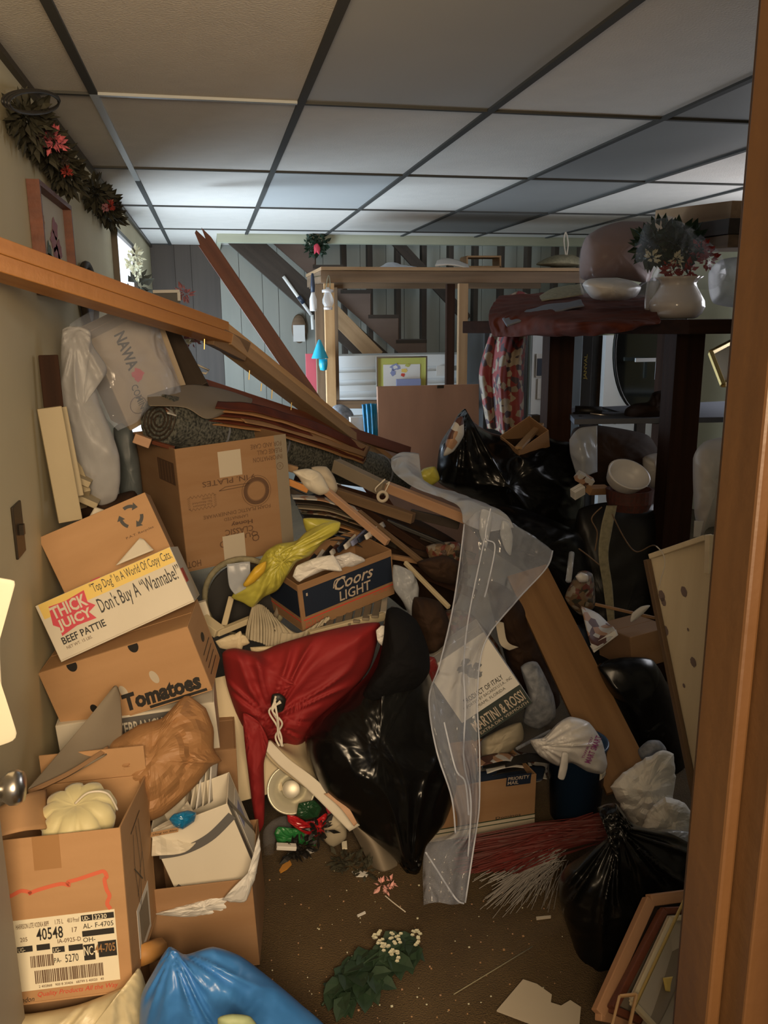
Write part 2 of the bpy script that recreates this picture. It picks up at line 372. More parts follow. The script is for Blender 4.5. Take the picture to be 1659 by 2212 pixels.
m_gtape = mat('grey_tape', (0.11, 0.105, 0.10), .4)
m_metal = mat('brushed_metal', (0.55, 0.52, 0.47), .28, metal=1.0)
m_gold = mat('gold_frame', (0.55, 0.40, 0.14), .35, metal=.7)
m_green = mat('green_leaf', (0.022, 0.050, 0.024), .6, (0.012, 0.028, 0.014), sc=(30, 30, 30))
m_dgreen = mat('dull_leaf', (0.045, 0.042, 0.022), .8, (0.022, 0.020, 0.012), sc=(30, 30, 30))
m_pinkf = mat('pink_petal', (0.45, 0.10, 0.12), .7)
m_pinkl = mat('pale_pink_petal', (0.70, 0.36, 0.32), .7)
m_wflow = mat('white_petal', (0.60, 0.58, 0.42), .7)
m_rflow = mat('red_petal', (0.28, 0.03, 0.02), .6)
m_brass = mat('dark_bronze', (0.04, 0.03, 0.02), .4, metal=.5)
m_ppl = mat('purple_print', (0.28, 0.06, 0.22), .6)
m_bucket = mat('blue_plastic_bucket', (0.018, 0.05, 0.11), .35)
m_satin = mat('blue_satin', (0.01, 0.22, 0.42), .35, (0.008, 0.14, 0.30), sc=(14, 14, 4))
m_glass_e = mat('bright_window_pane', (0.8, 0.85, 0.9), .3, emit=((0.82, 0.9, 1.0), 1.5))
m_mirror = mat('dark_mirror', (0.10, 0.11, 0.10), .12, metal=.9)
m_milk = mat('milk_glass', (0.56, 0.52, 0.50), .18, coat=.5)
m_rust = mat('rust_cloth', (0.12, 0.028, 0.014), .85, (0.06, 0.016, 0.010), sc=(9, 9, 9), ridge=.5, rsc=6, spec=.2)
m_slate = mat('slate_cloth', (0.13, 0.14, 0.17), .7)
m_grey = mat('grey_cloth', (0.30, 0.31, 0.33), .8, (0.10, 0.11, 0.13), sc=(40, 40, 40))
m_cordw = mat('white_cord', (0.60, 0.55, 0.46), .7)
m_foam = mat('yellow_foam', (0.60, 0.54, 0.30), .6, (0.54, 0.48, 0.26), sc=(8, 8, 8), sheen=.3)
m_speck = mat('speckled_carpet_pile', (0.018, 0.02, 0.018), .95, (0.13, 0.13, 0.11), sc=(110, 110, 110), detail=2, contrast=1.6)
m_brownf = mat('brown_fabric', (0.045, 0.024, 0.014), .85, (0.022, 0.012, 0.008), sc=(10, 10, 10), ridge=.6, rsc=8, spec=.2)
m_stripe = mat('ribbed_cloth', (0.46, 0.40, 0.29), .85, (0.28, 0.24, 0.17), sc=(4, 4, 4))
m_sidew = mat('white_siding', (0.66, 0.68, 0.68), .5)
m_blackc = mat('black_cloth', (0.008, 0.008, 0.009), .95, spec=.08, bump=.4, bsc=40)
m_aged = mat('aged_ivory', (0.40, 0.33, 0.21), .6, (0.34, 0.28, 0.17), sc=(4, 4, 4))
m_wideb = wood('wide_pine', (0.30, 0.165, 0.07), (0.20, 0.105, 0.042))
m_crease = mat('film_crease', (0.75, 0.80, 0.92), .2, alpha=.45)
m_specky = mat('gold_print', (0.35, 0.27, 0.05), .5)
m_teal = mat('teal_plastic', (0.02, 0.32, 0.46), .35)
m_clearg = mat('clear_glass', (0.7, 0.72, 0.72), .08, alpha=.25)
m_framew = wood('tan_frame_wood', (0.46, 0.26, 0.14), (0.36, 0.19, 0.10))
m_cork = mat('straw', (0.30, 0.27, 0.17), .8, (0.18, 0.16, 0.10), sc=(60, 60, 60))
m_lilac = mat('lilac_box', (0.22, 0.25, 0.42), .6)
m_redb = mat('red_binder', (0.42, 0.07, 0.09), .5)
m_picy = mat('yellow_mat', (0.42, 0.42, 0.10), .7)
def print_mat(name, base, cols, sc=14, thr=.5):
    m = bpy.data.materials.new(name); m.use_nodes = True; N = m.node_tree.nodes; L = m.node_tree.links; p = N['Principled BSDF']; p.inputs['Roughness'].default_value = .6
    tc = N.new('ShaderNodeTexCoord'); vo = N.new('ShaderNodeTexVoronoi'); vo.inputs['Scale'].default_value = sc
    L.new(tc.outputs['Object'], vo.inputs['Vector']); rmp = N.new('ShaderNodeValToRGB'); rmp.color_ramp.interpolation = 'CONSTANT'
    e = rmp.color_ramp.elements; allc = [base]+cols; e[0].color = (*base, 1); e[0].position = 0; e[1].position = thr; e[1].color = (*cols[0], 1)
    for i, c in enumerate(cols[1:]): q = e.new(thr+(1-thr)*(i+1)/len(cols)); q.color = (*c, 1)
    sp = N.new('ShaderNodeSeparateColor'); L.new(vo.outputs['Color'], sp.inputs[0]); L.new(sp.outputs[0], rmp.inputs[0]); L.new(rmp.outputs[0], p.inputs['Base Color'])
    return m
m_rug = print_mat('patterned_rug', (0.20, 0.03, 0.028), [(0.24, 0.20, 0.15), (0.05, 0.03, 0.04), (0.30, 0.24, 0.17), (0.22, 0.03, 0.03)], 34, .35)
m_mag = print_mat('magazine_print', (0.45, 0.44, 0.42), [(0.08, 0.03, 0.02), (0.35, 0.20, 0.12), (0.5, 0.48, 0.45)], 30, .4)
m_debris = print_mat('debris_mix', (0.14, 0.09, 0.05), [(0.05, 0.03, 0.02), (0.22, 0.19, 0.15), (0.12, 0.03, 0.02), (.03,.03,.02)], 60, .4)

# ------------------------------------------------------------------ setting
ZC = CH+0.6566; XL = -0.47; YB = 7.72; XR = 3.75
GX = [-0.2977+.6096*k for k in range(-1, 7)]; GY = [2.762-1.2192*2+1.2192*k for k in range(0, 8)]
def st(name, b, m, parent=None, label=None, **k):
    return b.out(name, m, parent, kind=None if parent else 'structure', label=label, **k)
b = MB(); b.box((XL-.15, -1.6, -.1), (XR+.15, YB+.15, 0)); st('floor', b, m_carpet, label='dirty brown carpeted floor')
b = MB(); b.box((XL-.12, .5, 0), (XL, YB, ZC+.0)); WL = st('wall_left', b, m_wall, label='cream painted wall on the left')
b = MB(); b.box((XR, .5, 0), (XR+.12, YB, ZC+1.4)); st('wall_right', b, m_wall, label='dim wall on the far right')
b = MB(); b.box((XL-.12, YB+.012, 0), (XR, YB+.12, ZC+1.5)); WBk = st('wall_back', b, m_darker, label='back wall with grooved vertical panelling')
x = XL
widths = []
rnd = random.Random(4)
while x < XR-.02:
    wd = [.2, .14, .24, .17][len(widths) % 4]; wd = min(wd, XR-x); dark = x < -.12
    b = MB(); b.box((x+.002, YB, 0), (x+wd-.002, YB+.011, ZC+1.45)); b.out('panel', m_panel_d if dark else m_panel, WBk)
    x += wd; widths.append(wd)
# front wall with doorway, seen only from inside the room
b = MB()
b.box((XL-.12, .5, 0), (XL+.0, .54, ZC)); b.box((.462, .54, 0), (XR, .64, ZC)); b.box((XL, .54, 2.06), (.462, .64, ZC)); st('wall_front', b, m_wall, label='wall that holds the doorway')
# ceiling
SXY = (0.30, 6.72)     # stairwell opening beyond this Y
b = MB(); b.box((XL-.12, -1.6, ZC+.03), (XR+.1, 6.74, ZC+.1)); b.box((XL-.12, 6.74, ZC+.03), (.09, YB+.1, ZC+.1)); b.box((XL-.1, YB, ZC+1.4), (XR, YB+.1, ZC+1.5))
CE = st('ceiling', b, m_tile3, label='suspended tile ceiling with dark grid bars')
tl = {}
def tile(x0, y0, x1, y1, m, sag=0):
    key = (round(x1-x0, 3), round(y1-y0, 3), m.name)
    if key not in tl:
        q = MB(); wx, wy = x1-x0, y1-y0; q.box((-wx/2+.006, -wy/2+.006, 0), (wx/2-.006, wy/2-.006, .012))
        o = q.out('ceiling_tile', m, CE, M=Matrix.Translation(((x0+x1)/2, (y0+y1)/2, ZC+.004+sag))); tl[key] = o.data
    else:
        o = bpy.data.objects.new('ceiling_tile', tl[key]); C.objects.link(o); o.parent = CE
        o.matrix_basis = PW[CE.name].inverted() @ Matrix.Translation(((x0+x1)/2, (y0+y1)/2, ZC+.004+sag))
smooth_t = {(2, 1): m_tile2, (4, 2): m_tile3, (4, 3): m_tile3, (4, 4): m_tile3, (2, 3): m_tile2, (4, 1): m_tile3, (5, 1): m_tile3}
for i in range(-1, 6):
    for j in range(0, 7):
        x0 = GX[i+1] if i >= 0 else XL; x1 = GX[i+2] if i >= 0 else GX[1]
        if i == -1: x0, x1 = XL, GX[1]
        else: x0, x1 = GX[1]+.6096*i, GX[1]+.6096*(i+1)
        y0, y1 = GY[j], min(GY[j+1], YB)
        if y0 >= 6.38 and x0 > 0: y1 = 6.72
        if y0 >= 7.5 and x0 > 0: continue
        if y0 >= YB: continue
        if x0 >= .0 and y0 > 6.72: continue
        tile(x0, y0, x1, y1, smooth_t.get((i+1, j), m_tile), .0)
def bar(x0, y0, x1, y1, m=m_grid, z=0.0):
    q = MB(); q.box((x0, y0, ZC-.004+z), (x1, y1, ZC+.004+z)); return q.out('grid_bar', m, CE)
for k in range(0, 7):
    x = GX[1]+.6096*k; ye = YB if k == 0 else 6.72
    if k == 0:
        bar(x-.012, .5, x+.012, 2.75); bar(x-.012, 2.75, x+.012, 4.3, m_grid_l); bar(x-.012, 4.3, x+.012, ye)
    else: bar(x-.012, .5, x+.012, ye)
for j in range(7):
    y = GY[j]
    if y > .5:
        for k in range(-1, 6):
            x0 = XL if k < 0 else GX[1]+.6096*k+.012; x1 = GX[1]+.6096*(k+1)-.012
            if y > 6.72 and k >= 0: continue
            bar(x0, y-.009, x1, y+.009, m_grid_l if (k == 0 and abs(y-GY[2]) < .1) else m_grid)
# wall angle, header beam of the stair opening
b = MB(); b.box((XL, .54, ZC-.022), (XL+.018, YB, ZC-.0045)); st('trim_1', b, m_brass, label='dark angle where the left wall meets the ceiling')
b = MB(); b.box((.09, 6.74, ZC-.06), (XR, 6.82, ZC+.03)); st('trim_2', b, m_cream, label='cream header beam at the ceiling edge of the stair opening')
b = MB(); b.box((.09, 6.82, ZC-.06), (.12, YB, ZC+.03)); st('trim_3', b, m_cream, label='cream side trim of the stair opening')
b = MB(); b.box((.09, 6.80, ZC+.1), (XR, 6.9, ZC+1.4)); b.box((.0, 6.82, ZC+.1), (.09, YB, ZC+1.4)); st('wall_stairwell', b, m_panel, label='stairwell walls above the ceiling')
# door jamb on the right: jamb board, stop, casing
b = MB(); b.box((.429, .535, 0), (.46, .64, 2.06)); st('trim_4', b, m_jamb, label='stained wooden door jamb at the right edge', bevel=.002)
b = MB(); b.box((.415, .565, 0), (.4285, .618, 2.06)); st('trim_5', b, m_jamb, label='lit edge of the door stop on the jamb', bevel=.003)
b = MB(); b.box((.445, .642, 0), (.56, .66, 2.1)); st('trim_6', b, m_jamb, label='brown casing board at the door', bevel=.003)
# basement windows in the left wall (one high, one hidden by the pile)
def window(n, y0, y1, z0, z1, m_fr):
    g = bpy.data.objects.new('window_%d' % n, None); C.objects.link(g); g.matrix_basis = Matrix.Translation((XL, (y0+y1)/2, z0)); PW[g.name] = g.matrix_basis.copy(); g['kind'] = 'structure'
    q = MB(); t_ = .02
    for a in ((y0, z0, y1, z0+t_), (y0, z1-t_, y1, z1), (y0, z0, y0+t_, z1), (y1-t_, z0, y1, z1)): q.box((XL+.001, a[0], a[1]), (XL+.03, a[2], a[3]))
    q.out('window_frame', m_fr, g)
    q = MB(); q.box((XL+.002, y0+t_, z0+t_), (XL+.008, y1-t_, z1-t_)); q.out('pane', m_glass_e, g); return g
window(1, 4.62, 5.75, 1.60, 1.98, m_brass)['label'] = 'small bright basement window high on the left wall'
window(2, 4.5, 5.6, .50, 1.32, m_brass)['label'] = 'daylit window behind the pile'
# open door on the left with knob
g = root('door_1', 'open painted door at the left edge', None, (-.43, 1.42, 0)); g['kind'] = 'structure'
q = MB(); q.box((-.445, .68, .01), (-.41, 1.42, 2.03)); q.out('door_panel', m_door, g, bevel=.002)
kc = atx(26, 1702, -.36); kc.x = -.41; KM = Matrix.Translation(kc) @ Matrix.Rotation(PI/2, 4, 'Y')
q = MB(); q.lathe([(.0, 0), (.032, .0), (.032, .006), (.012, .01), (.011, .03), (.020, .036), (.028, .047), (.029, .058), (.024, .068), (.0, .071)], KM, 28); q.out('door_knob', m_metal, g, smooth=True)
# switch plate
g = root('wall_plate', 'dark bronze switch plate on the cream left wall', 'wall plate', (XL, 2.03, .96))
q = MB(); q.box((XL, 1.985, .965), (XL+.006, 2.07, 1.09)); q.out('plate', m_brass, g, bevel=.002)
q = MB(); q.box((XL+.006, 2.02, 1.015), (XL+.016, 2.035, 1.04)); q.out('toggle', m_brass, g)
# ------------------------------------------------------------------ stairs and far end
g = root('basement_stairs', 'wooden stairs with plywood side descending to the right at the far end', 'stairs', at(700, 800, 7.0))
plank('stringer', at(505, 500, 7.0), at(880, 835, 7.0), .20, .045, m_darker, parent=g)
plank('lower_stringer', at(700, 655, 6.93), at(815, 772, 6.93), .13, .03, m_lwood2, parent=g)  # pale plank over the stringer paints in its lit lower run
poly = []; Y = 7.04
steps = [(560+60*k, 464+54*k) for k in range(0, 7)]
top = []
for k, (sx, sy) in enumerate(steps): top += [(sx, sy), (sx+60, sy)]
side = [at(px, py, Y) for px, py in top]+[at(980, 800, Y), at(905, 800, Y), at(560, 500, Y)]
b = MB(); n = len(side); off = V((0, .02, 0))
b.add(side+[p+off for p in side], [tuple(range(n)), tuple(range(2*n-1, n-1, -1))]+[(i, i+n, (i+1) % n+n, (i+1) % n) for i in range(n)]); b.out('side_panel', m_stairply, g)
for sx, sy in steps:
    a = at(sx-4, sy, 7.03); c = at(sx+62, sy, 7.03); d = at(sx, sy+54, 7.03)
    b = MB(); b.box((a.x, 7.03, a.z-.03), (c.x, 7.36, a.z)); b.out('tread', m_darker, g)
    b = MB(); b.box((a.x+.01, 7.061, a.z+.001), (a.x+.03, 7.34, a.z+.19)); b.out('riser', m_stairply, g)
for i, px in enumerate((745, 800, 860, 915, 972, 1025, 1080, 1137, 1195, 1250)):
    p = at(px, 700, 7.48)
    s_ = plank('wall_stud', V((p.x, 7.50, 0)), V((p.x, 7.50, ZC+.8)), .09, .045, m_darker, upv=(0, 1, 0), label=None, cat='stud', group='studs behind the basement stairs')
    s_['label'] = 'dark bare wall stud behind the basement stairs, %s from the left' % ('first', 'second', 'third', 'fourth', 'fifth', 'sixth', 'seventh', 'eighth', 'ninth', 'tenth')[i]
plank('diagonal_brace', at(835, 500, 7.4), at(1010, 690, 7.4), .09, .03, m_darker, label='dark diagonal brace crossing the studs above the stairs', cat='board')
# wall dispenser, pole
g = root('match_holder', 'brown plaque holding a white paper tag on back wall', 'holder', at(646, 738, 7.7))
b = MB(); c_ = at(646, 710, 7.68); b.lathe([(.0, 0), (.062, 0), (.068, .01), (.06, .02), (0, .022)], Matrix.Translation(c_) @ Matrix.Rotation(PI/2, 4, 'X') @ Matrix.Diagonal((1, 1.9, 1, 1)), 28); b.out('plaque', m_stud, g, smooth=True)
a, c = at(634, 738, 7.65), at(658, 702, 7.65); b = MB(); b.box((a.x, 7.645, a.z), (c.x, 7.655, c.z)); b.out('paper_tag', m_paper, g)
g = root('painted_pole', 'thin white and blue pole leaning by the stairs', 'pole', at(672, 712, 6.7))
tube_obj('shaft', [at(612, 597, 6.955), at(672, 680, 6.955)], .013, m_paper, g, sm=0); tube_obj('grip', [at(645, 640, 6.95), at(656, 655, 6.95)], .018, m_navy, g, sm=0)
tube_obj('shaft', [at(674, 680, 6.955), at(676, 712, 6.955)], .013, m_paper, g, sm=0)
# wreath on header
g = root('wreath', 'small green wreath with red bow hanging on the header beam', 'wreath', at(685, 548, 6.7))
wc = at(684, 528, 6.68); leaves('greenery', m_green, [(wc+V((math.cos(a)*.055, 0, math.sin(a)*.055)), .035) for a in [k*PI/5 for k in range(10)]], 16, .045, g)
puff('bow', [(678, 530), (686, 526), (692, 536), (690, 550), (684, 545), (679, 549)], 6.62, .04, m_redprint, 24, 4, .006, 20, parent=g)
# wooden partition frame
g = root('partition_frame', 'bare light wood partition frame standing before the stairs', 'frame', at(830, 950, 5.2))
yr = 5.2; a = at(692, 599, yr); c = at(1262, 598, yr); b = MB()
zt = at(960, 586, yr).z; zb = at(960, 611, yr).z
plank('top_rail', V((a.x, yr, (zt+zb)/2)), V((c.x, yr, (zt+zb)/2)), zt-zb, .04, m_stud, parent=g)
plank('rear_rail', V((a.x+.02, yr+.75, (zt+zb)/2)), V((c.x, yr+.75, (zt+zb)/2)), (zt-zb)*1.2, .04, m_stud, parent=g)
plank('top_board', V((a.x, yr+.37, zt+.012)), V((c.x, yr+.37, zt+.012)), .02, .82, m_lwood2, parent=g)
plank('end_rail', V((a.x+.02, yr+.03, (zt+zb)/2)), V((a.x+.02, yr+.72, (zt+zb)/2)), (zt-zb), .04, m_stud, parent=g)
def post(px, Y, w_, m, yb=1200, z1=None, nm='post'):
    p = at(px, 700, Y); zz = z1 or zb
    return plank(nm, V((p.x, Y, 0)), V((p.x, Y, zz)), w_, .038, m, upv=(1, 0, 0), parent=g)
post(712, 5.17, .06, m_lwood, z1=zb-.005); post(693, 5.42, .07, m_stud); post(972, 5.35, .055, m_dark); post(999, 5.17, .06, m_lwood2, z1=zb-.005)
post(722, 5.9, .05, m_stud)
plank('shelf_ledge', at(716, 873, 5.5), at(1010, 873, 5.5), .05, .10, m_stud, parent=g)
# things on top of the frame
puff('straw_hat', [(1158, 572), (1175, 560), (1200, 551), (1235, 550), (1262, 562), (1270, 574), (1210, 578)], 5.35, .34, m_cork, 40, 8, .004, 14, label='domed woven straw hat on top of the wood frame', cat='hat')
tube_obj('cord_loop', [at(1222, 552, 5.3), at(1218, 520, 5.3), at(1222, 502, 5.3), at(1227, 525, 5.3), at(1224, 552, 5.3)], .005, m_cordw, label='white cord loop hanging above the straw hat', cat='cord')
sheet('plastic_wrap', [[(818, 578, 5.3), (845, 566, 5.35), (870, 572, 5.4), (900, 577, 5.3)], [(815, 583, 5.2), (845, 582, 5.2), (870, 583, 5.2), (902, 583, 5.2)]], m_film2, 20, 8, .012, 16, label='crumpled plastic wrap lying on the frame top', cat='plastic wrap')
sheet('folded_cloth', [[(945, 563, 5.4), (970, 559, 5.4), (1010, 572, 5.4)], [(940, 575, 5.25), (975, 572, 5.25), (1015, 582, 5.25)]], m_paper, 16, 6, .012, 14, solid=.01, label='white folded cloth on the frame top', cat='cloth')
g2 = root('small_crate', 'small open wooden crate on the frame top', 'crate', at(1040, 580, 5.5))
for a_, c_ in (((1002, 556), (1075, 556)), ((1002, 556), (1002, 580)), ((1073, 556), (1073, 580)), ((1002, 578), (1075, 578))):
    plank('crate_board', at(*a_, 5.5), at(*c_, 5.5), .15, .012, m_lwood2, upv=(0, 1, 0), parent=g2)
# hanging from the post: spray bottle, lantern, funnel
g2 = root('spray_bottle', 'white bottle with navy neck hanging left of the post', 'bottle', at(677, 672, 5.12))
BM = Matrix.Translation(at(677, 672, 5.12)); b = MB(); b.lathe([(0, 0), (.02, 0), (.022, .01), (.022, .07), (.012, .10), (.010, .11), (0, .11)], BM, 18); b.out('bottle_body', m_wbag, g2, smooth=True)
b = MB(); b.lathe([(0, .111), (.012, .111), (.014, .15), (.010, .20), (.006, .22), (0, .22)], BM, 14); b.out('neck', m_navy, g2, smooth=True)
tube_obj('hanging_loop', [at(677, 602, 5.12), at(680, 598, 5.15), at(694, 596, 5.19)], .003, m_cork, g2)
g2 = root('hanging_lantern', 'small glass lantern with white caps hanging on the bright post', 'lantern', at(707, 672, 5.08))
BM = Matrix.Translation(at(709, 669, 5.08)); b = MB(); b.lathe([(0, 0), (.026, 0), (.028, .015), (.0, .016)], BM, 16); b.out('base_cap', m_milk, g2, smooth=True)
b = MB(); b.lathe([(.022, .016), (.034, .04), (.034, .06), (.018, .10)], BM, 16); b.out('glass_globe', m_clearg, g2, smooth=True)
b = MB(); b.lathe([(0, .10), (.035, .10), (.036, .115), (.014, .12), (.012, .13), (0, .13)], BM, 16); b.out('top_cap', m_milk, g2, smooth=True)
tube_obj('loop', [at(703, 628, 5.08), at(706, 610, 5.08), at(710, 595, 5.14), at(713, 610, 5.08), at(712, 628, 5.08)], .003, m_cork, g2)
g2 = root('feeder', 'teal funnel shaped bell hanging on the post', 'bell', at(690, 800, 5.1))
BM = Matrix.Translation(at(691, 774, 5.08)); b = MB(); b.lathe([(.052, 0), (.044, .02), (.022, .075), (.008, .11), (0, .112)], BM, 20); b.out('bell_cone', m_teal, g2, smooth=True)
b = MB(); b.lathe([(0, -.075), (.02, -.07), (.026, -.04), (.026, -.005), (.0, -.003)], BM @ Matrix.Translation((.02, 0, 0)), 16); b.out('lower_cup', m_teal, g2, smooth=True)
# red binder, siding unit, ledge things
a, c = at(663, 860, 5.6), at(683, 764, 5.6); b = MB(); b.box((a.x, 5.6, a.z), (c.x, 5.62, c.z)); b.out('red_board', m_redb, label='red board standing left of the wooden post', cat='board')
b = MB(); a, c = at(684, 860, 5.7), at(694, 766, 5.7); b.box((a.x, 5.7, a.z), (c.x, 5.9, c.z)); b.out('dark_case', m_blackm, label='narrow black case between red board and post', cat='case')
g2 = root('white_cabinet', 'pale cabinet faced with wide horizontal boards behind the wood frame', 'cabinet', at(880, 870, 6.25))
ys = [762, 797, 824, 849, 868]
for i in range(4):
    a, c = at(716, ys[i+1]-2, 6.25-.02*i), at(1042, ys[i]+2, 6.25-.02*i); b = MB(); b.box((a.x, 6.25-.02*i, a.z), (c.x, 6.275-.02*i+.0, c.z)); b.out('front_board', m_sidew, g2, bevel=.003)
a, c = at(716, 868, 6.4), at(1042, 762, 6.4); b = MB(); b.box((a.x, 6.28, 0), (c.x, 6.6, c.z)); b.out('cabinet_body', m_sidew, g2)
g2 = root('picture_frame', 'framed cartoon print with yellow mat leaning on white cabinet', 'picture', at(867, 835, 5.75))
def pic(g2, c4, Y, fr, mt, fw_=4, inset=24):
    (x0, y0), (x1, y1) = c4; a, c = at(x0, y1, Y), at(x1, y0, Y); k = Y/F
    f_ = fw_*k
    for nm, bb in (('frame_rail', (a.x, a.z, c.x, a.z+f_)), ('frame_rail', (a.x, c.z-f_, c.x, c.z)), ('frame_rail', (a.x, a.z+f_, a.x+f_, c.z-f_)), ('frame_rail', (c.x-f_, a.z+f_, c.x, c.z-f_))):
        q = MB(); q.box((bb[0], Y-.015, bb[1]), (bb[2], Y+.01, bb[3])); q.out(nm, fr, g2)
    q = MB(); q.box((a.x+f_, Y-.002, a.z+f_), (c.x-f_, Y+.008, c.z-f_)); q.out('mat_board', mt, g2)
    return a, c, f_
a, c, f_ = pic(g2, ((813, 769), (922, 842)), 5.75, m_metal, m_picy, 3)
q = MB(); q.box((a.x+.05, 5.744, a.z+.02), (c.x-.05, 5.7475, c.z-.055)); q.out('art_sheet', m_paper, g2)
FM = Matrix(((1, 0, 0, a.x), (0, 0, -1, 5.7435), (0, 1, 0, a.z), (0, 0, 0, 1)))
def blob2(g2, FM, cx, cy, rx, ry, m, n=14, nm='printed_mark', seed=0, lift=.001, wob=.25):
    return ppoly(g2, FM, [(cx+rx*math.cos(2*PI*k/n)*(1+wob*math.sin(3*k+seed)), cy+ry*math.sin(2*PI*k/n)*(1+wob*math.cos(2*k+seed))) for k in range(n)], m, nm, lift)
blob2(g2, FM, .135, .155, .035, .022, m_lilac); blob2(g2, FM, .135, .155, .016, .012, m_paper, lift=.0018); blob2(g2, FM, .20, .13, .022, .014, m_yelprint, seed=2); blob2(g2, FM, .225, .165, .02, .01, m_picy, seed=4); blob2(g2, FM, .19, .10, .015, .012, m_redink, seed=3); blob2(g2, FM, .12, .115, .02, .02, m_lilac, seed=5)
q = MB(); a2, c2 = at(857, 842, 5.7), at(909, 818, 5.7); q.box((a2.x, 5.70, a2.z), (c2.x, 5.72, c2.z)); q.out('grey_card', m_lilac, label='blue grey card propped before the cartoon print', cat='card')
a, c = at(943, 812, 6.22), at(966, 790, 6.22); q = MB(); q.box((a.x, 6.222, a.z), (c.x, 6.2295, c.z)); q.out('white_note', m_paper, label='small white note stuck on pale cabinet', cat='paper')
puff('grey_bundle', [(716, 882), (735, 873), (752, 880), (764, 896), (766, 940), (745, 985), (722, 940)], 5.0, .18, m_grey, 36, 8, .015, 14, label='grey and white cloth bundle tied up under the ledge', cat='bundle')
carton('white_box', 'small plain white box beside the blue satin cloth', 'box', at(774, 920, 4.95), (0, 0, .1), (.13, .12, .12), m_paper)
carton('lilac_box', 'blue violet box under the plain white box', 'box', at(778, 962, 4.95), (0, 0, .15), (.16, .12, .10), m_lilac)
sheet('satin_cloth', [[(782, 873, 4.9), (800, 871, 4.88), (819, 873, 4.9)], [(786, 920, 4.88), (803, 918, 4.85), (820, 920, 4.88)], [(793, 985, 4.88), (806, 985, 4.85), (822, 985, 4.88)]], m_satin, 20, 20, .008, 9, .003, pleat=(4, .015), label='bright blue satin cloth hanging beside the plywood sheet', cat='cloth')
q = MB(); a, c = at(820, 1030, 4.8), at(1040, 831, 4.8); a.z = 0
g2 = root('plywood_sheet', 'large flat brown plywood sheet standing upright', 'plywood', (a.x, 4.8, 0))
plank('panel', V(((a.x+c.x)/2, 4.8, 0)), V(((a.x+c.x)/2, 4.86, c.z)), c.x-a.x, .03, m_ply, upv=(1, 0, 0), parent=g2, bevel=.003)
q = MB(); p = at(951, 834, 4.83); q.box((p.x-.02, p.y-.01, p.z-.012), (p.x+.02, p.y+.0, p.z+.005)); q.out('hinge', m_brass, g2)
# ------------------------------------------------------------------ right side: dark table and what is on/behind it
g = root('workbench', 'tall dark wooden table frame with thick posts', 'table', at(1400, 1100, 3.2))
zt2 = 1.497
tl_ = at(1120, 720, 4.15).x
q = MB(); q.prism([(1.10, 3.62), (1.70, 2.78), (2.9, 2.78), (2.9, 4.3), (1.62, 4.3)], zt2-.052, zt2); q.out('table_top', m_dark, g, bevel=.003)
def tpost(px0, px1, Y, ytop=760):
    a, c = at(px0, 900, Y), at(px1, 900, Y); return plank('post', V(((a.x+c.x)/2, Y, 0)), V(((a.x+c.x)/2, Y, zt2-.053)), c.x-a.x, .09, m_dark, upv=(1, 0, 0), parent=g)
tpost(1174, 1226, 3.75); tpost(1437, 1497, 3.0); tpost(1418, 1440, 4.1)
# wall things far right
q = MB(); a, c = at(1143, 985, 5.6), at(1250, 715, 5.6); q.box((a.x, 5.6, 0), (c.x, 5.64, c.z+.1)); WPn = q.out('pale_door', m_sidew, label='pale door leaf standing behind the dark table', cat='door leaf')
q = MB(); a, c = at(1041, 985, 5.3), at(1143, 712, 5.3); q.box((a.x, 5.3, 0), (c.x, 5.7, c.z)); q.out('black_cabinet', m_blackm, label='tall black cabinet behind the hanging rug', cat='cabinet', bevel=.01)
g2 = root('photo_card', 'small photo card fixed on the pale door leaf', 'photo', at(1165, 812, 5.58))
q = MB(); a, c = at(1158, 815, 5.58), at(1176, 764, 5.58); q.box((a.x, 5.585, a.z), (c.x, 5.595, c.z)); q.out('card', m_paper, g2)
q = MB(); a, c = at(1160, 812, 5.58), at(1174, 768, 5.58); q.box((a.x, 5.58, a.z), (c.x, 5.585, c.z-.02)); q.out('photo_print', m_navy, g2)
q = MB(); a, c = at(1161, 862, 5.58), at(1173, 818, 5.58); q.box((a.x, 5.585, a.z), (c.x, 5.595, c.z)); q.out('note_paper', m_paper, label='white paper strip below the photo card', cat='paper')
q = MB(); a, c = at(1243, 915, 4.95), at(1251, 727, 4.95); q.box((a.x, 4.95, .002), (c.x, 4.96, c.z)); q.out('bright_edge_strip', m_paper, label='narrow bright white strip beside the tall black carton', cat='strip')
g2 = root('tall_black_carton', 'tall black carton with yellow lettering up its side', 'carton', at(1265, 895, 4.4))
a, c = at(1250, 930, 4.4), at(1282, 722, 4.4); q = MB(); q.box((a.x, 4.4, 0.002), (c.x, 4.6, c.z)); q.out('carton_body', m_blackm, g2, bevel=.003)
FM = Matrix(((0, -1, 0, at(1268, 822, 4.4).x), (0, 0, -1, 4.3985), (1, 0, 0, at(1258, 820, 4.4).z), (0, 0, 0, 1)))
txt(g2, FM, 'JANVAL', 0, 0, .14, .024, m_specky, bold=.02)
for i, (x0, x1, Y) in enumerate(((1286, 1302, 4.5),)):
    a, c = at(x0, 900, Y), at(x1, 725, Y); q = MB(); q.box((a.x, Y, .002), (c.x, Y+.1, c.z)); q.out('upright_slab', m_darker, label='dark upright panel right of the tall black carton', cat='panel')
q = MB(); a, c = at(1300, 915, 5.2), at(1500, 722, 5.2); q.box((a.x, 5.2, .002), (c.x, 5.25, c.z)); q.out('pale_screen', m_sidew, label='pale board behind the round dark mirror', cat='board')
g2 = root('oval_mirror', 'large dark oval mirror under the table top', 'mirror', at(1400, 900, 4.3))
